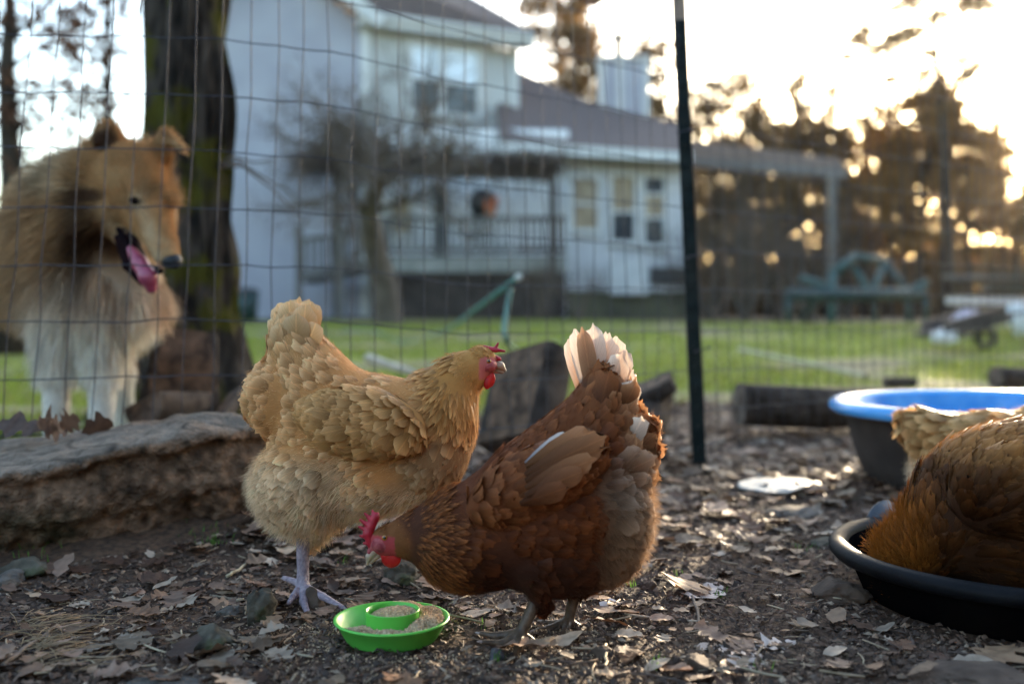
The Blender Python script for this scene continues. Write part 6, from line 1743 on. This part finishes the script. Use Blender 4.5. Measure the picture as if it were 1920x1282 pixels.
# ---------------------------------------------------------------- the collie behind the fence
dg = Creature(2.16)
gd = HY + (H - .052) / dg.k * 1.0
root = thing('dog', dg.to_world(np.array([170., gd, 60.])), 'sable and white rough collie standing behind the wire fence, mouth open and tongue out', 'dog')
dg.ell((246, 330, 0), (60, 56, 60)).cone((252, 345, -8), (276, 400, -34), 50, 39, 18).cone((276, 400, -34), (312, 478, -74), 38, 23, 14).ell((205, 400, 14), (56, 52, 56), 0, 20)
dg.cone((226, 418, -6), (274, 516, -44), 27, 11, 8)
dg.cone((207, 300, 16), (203, 252, 6), 34, 22, 12).cone((200, 246, 0), (176, 268, -26), 16, 8, 8).cone((300, 288, 16), (307, 260, 8), 22, 15, 14).cone((309, 254, 6), (342, 279, -10), 12, 8, 8)
dg.ell((165, 415, 125), (140, 125, 115), 0, 40).cone((230, 345, 75), (178, 490, 115), 78, 112, 40).ell((186, 548, 95), (112, 92, 98), 0, 40).ell((285, 405, 120), (48, 80, 50), 0, 30).ell((255, 545, 95), (46, 60, 60), 0, 30)
dg.cone((140, 500, 190), (40, 480, 560), 125, 120, 50).cone((40, 500, 560), (20, 560, 640), 115, 70, 40)
for (x, w, xb) in ((106, 62, 104), (192, 58, 190)):
    dg.cone((x + 4, 610, w + 20), (x, 705, w), 42, 28, 16).cone((x, 705, w), (xb, gd - 34, w - 4), 27, 20, 10).ell((xb, gd - 16, w - 22), (27, 17, 36), 0, 12)
for (x, w) in ((238, 470), (60, 520)):
    dg.cone((x - 60, 600, w - 10), (x - 10, 700, w + 30), 66, 34, 24).cone((x - 10, 700, w + 30), (x, gd - 55, w + 55), 27, 20, 10).cone((x, gd - 55, w + 55), (x, gd - 20, w + 25), 20, 18, 10).ell((x, gd - 15, w), (24, 15, 32), 0, 10)
P, q = dg.mesh((-190, 190, -140), (420, gd + 8, 760), 8.0)
flow = flow_field([(318, 470, -.4, -.9, .3), (290, 420, -.35, -.9, .3), (262, 350, -.3, -.9, .4), (240, 300, -.2, -1, .3), (235, 400, -.9, -.1, .5), (205, 400, -1, .1, .4), (250, 480, -.6, -.4, .6), (195, 250, -.1, -1, 0), (310, 262, .4, -.7, 0), (340, 280, .7, .5, 0),
                   (130, 300, -.8, -.35, .3), (80, 360, -1, .2, .2), (40, 440, -.8, .6, .2), (120, 440, -.7, .8, 0), (160, 520, -.25, 1, -.1), (200, 600, .05, 1, -.1), (120, 620, -.25, 1, 0), (260, 600, .25, 1, 0), (325, 350, .9, .35, .3), (335, 430, .8, .7, .2), (310, 540, .55, .9, 0), (280, 640, .3, 1, 0),
                   (110, 760, 0, 1, .15), (190, 760, 0, 1, .15), (30, 600, -.35, 1, .3)])
def dog_region(X):
    n = len(X); x, y, w = X[:, 0], X[:, 1], X[:, 2]
    muz = np.clip(np.minimum(smooth(360, 400, y), smooth(245, 262, x)) * smooth(40, 0, w), 0, 1)
    skull = smooth(95, 60, np.sqrt((x - 246) ** 2 + (y - 340) ** 2 + (w - 5) ** 2))
    jaw = (cone_sdf(X, dg.I(226, 418, -6), dg.I(274, 516, -44), 27, 11) < 9).astype(float)
    face = np.clip(np.maximum(np.maximum(muz, skull), jaw), 0, 1)
    ear = np.maximum(smooth(45, 30, dist2(X, 198, 258)), smooth(52, 40, dist2(X, 325, 268)))
    leg = smooth(680, 730, y)
    body = smooth(260, 380, w)
    chest = smooth(520, 600, y) * smooth(300, 240, w)
    L = 52 + 0 * x
    for m, l in ((chest, 46), (body, 55), (ear, 13), (face, 7), (leg, 7)): L = L * (1 - m) + l * m
    tan, dark, cream, white, gold = (.40, .22, .092), (.065, .026, .010), (.60, .42, .25), (.90, .83, .70), (.55, .27, .075)
    lightl = smooth(140, 40, x) * smooth(620, 480, y)
    whitem = smooth(470, 640, y + .22 * np.maximum(x - 120, -40) * 0 - .35 * np.maximum(90 - x, 0)) * smooth(380, 250, w)
    cheekd = np.maximum(smooth(48, 20, np.hypot((x - 178), (y - 372) * 2.2)), smooth(42, 16, np.hypot((x - 205) * 1.5, (y - 455) * .8)))
    neckd = .75 * smooth(75, 25, np.hypot((x - 140), (y - 470)))
    rightc = smooth(280, 320, x) * smooth(470, 520, y)
    col = mixc((np.ones(n), tan), (lightl * .3, cream), (smooth(380, 290, y) * smooth(150, 100, x) * .6, (.55, .40, .24)), (smooth(.1, .8, vnoise(X * .012 + 3, 8)) * smooth(190, 120, x) * .6, (.54, .39, .23)), (smooth(46, 16, np.hypot((x - 168) * 1.0, (y - 425) * .42)) * .85, dark), (neckd * .6, dark), (whitem * .9, white), (rightc * .8, cream), (smooth(45, 20, np.hypot(x - 285, (y - 610) * .6)) * .9, gold), (smooth(305, 330, x) * smooth(520, 330, y) * .7, (.55, .36, .18)), (face * (1 - jaw), (.50, .265, .105)), (muz * smooth(430, 480, y) * .45, (.62, .40, .2)), (smooth(26, 14, dist2(X, dg.I(256, 379, -60)[0], dg.I(256, 379, -60)[1])) * face * .8, (.14, .06, .02)), (cheekd * .9, dark), (ear * .35, (.30, .13, .04)), (smooth(26, 12, np.hypot(x - 203, (y - 268) * .9)) * smooth(30, 5, w) * .92, (.05, .022, .012)), (leg, white), (jaw, (.42, .26, .13)))
    bridge_light = smooth(20, 4, np.abs((x - 292) - (y - 400) * .40)) * muz * .6  # lighter muzzle bridge: backlight painted into the fur colour
    col = col * (1 - bridge_light[:, None]) + np.array([.66, .46, .26]) * bridge_light[:, None]
    mouth = ((cone_sdf(X, dg.I(236, 432, -22), dg.I(288, 512, -58), 13, 9) < 2)).astype(float)
    return dict(L=L, col=col, face=face, ear=ear, mouth=mouth, leg=leg)
r_ = dog_region(P); bc = r_['col'] * .75; bc[r_['mouth'] > .5] = (.02, .008, .01)
build('body', dg.to_world(P), q, M_SKIN, root, col=bc)
S = dg.rand_points(P, q, lambda X: (1 + 3.5 * dog_region(X)['face'] + 1.5 * dog_region(X)['ear'] + .8 * dog_region(X)['leg']) * smooth(700, 300, X[:, 2]), 52000)
rg = dog_region(S); ok = (rg['mouth'] < .5) & (dist2(S, dg.I(256, 379, -60)[0], dg.I(256, 379, -60)[1]) > 13); S = S[ok]; rg = {k: v[ok] for k, v in rg.items()}
n = dg.normal(S); g = np.random.default_rng(14)
cl = (vnoise(S * np.array([.07, .025, .05]), 3) + .5 * vnoise(S * np.array([.16, .05, .1]), 4))[:, None]
dd = norm(flow(S) + .25 * np.stack([vnoise(S * .03, 5), vnoise(S * .03, 6), vnoise(S * .03, 7)], -1))
strands('coat', dg, S, n, dd, rg['L'] * (.55 + .75 * g.random(len(S))), .42 + .35 * np.clip(rg['L'] / 60, 0, 1), rg['col'] * np.clip(1 + .45 * cl * (1 - rg['face'])[:, None], .35, 1.7) * (.75 + .5 * g.random((len(S), 1))), root, curl=.13, rise=.32, droop=.12, npts=6, seed=15)
part(dg, 'nose', [('e', (321, 491, -84), (18, 13, 14), 15), ('e', (331, 488, -80), (10, 10, 10))], mat('black_nose', (.006, .006, .007), (.012, .012, .014), 120, .45, .4, 500, spec=.35), root, 1.6, 6)
part(dg, 'tongue', [('c', (244, 466, -44), (262, 494, -60), 8, 14), ('c', (262, 494, -60), (278, 520, -74), 14, 16), ('c', (278, 520, -74), (284, 540, -70), 16, 10)], mat('pink_tongue', (.26, .03, .075), (.42, .085, .13), 30, .3, .4, 200, spec=.5), root, 1.6, 6)
lp = [(x, y, dg.front(x, y) - 1) for (x, y) in ((222, 430), (232, 448), (246, 470), (262, 488), (284, 503))] + [(300, 508, -88)]
part(dg, 'lip', [('c', lp[i], lp[i + 1], 7 if i else 5, 6) for i in range(5)], mat('black_lip', (.008, .004, .005), (.012, .006, .008), 60, .8, spec=.05), root, 1.6, 5)
part(dg, 'mouth', [('c', (232, 448, -30), (272, 508, -58), 13, 11), ('c', (222, 445, -28), (240, 498, -46), 8, 9), ('c', (240, 498, -46), (266, 530, -58), 9, 6)], mat('dark_gum', (.008, .003, .004), (.014, .005, .006), 60, .8, spec=.05), root, 2.0, 6)
for (x, y) in ((256, 379), (304, 368)):
    w = dg.front(x, y)
    part(dg, 'eye', [('e', (x, y, w + 4), (15, 8, 7), 28)], mat('dark_eye', (.006, .004, .003), (.012, .008, .006), 60, .6, spec=.0), root, 1.4, 4)

# ---- evening haze over the whole yard
hz = MB(); hz.box((0, 100, 11.0), (640, 720, 26.0))
M_HAZE = bpy.data.materials.new('haze'); M_HAZE.use_nodes = True
hn, hl = M_HAZE.node_tree.nodes, M_HAZE.node_tree.links
hn.remove(hn['Principled BSDF'])
pv = hn.new('ShaderNodeVolumePrincipled'); pv.inputs['Color'].default_value = (.95, .93, .9, 1); pv.inputs['Density'].default_value = .00015; pv.inputs['Anisotropy'].default_value = .72
hl.new(pv.outputs['Volume'], hn['Material Output'].inputs['Volume'])
hzo = hz.build('haze', M_HAZE); tag(hzo, kind='stuff')
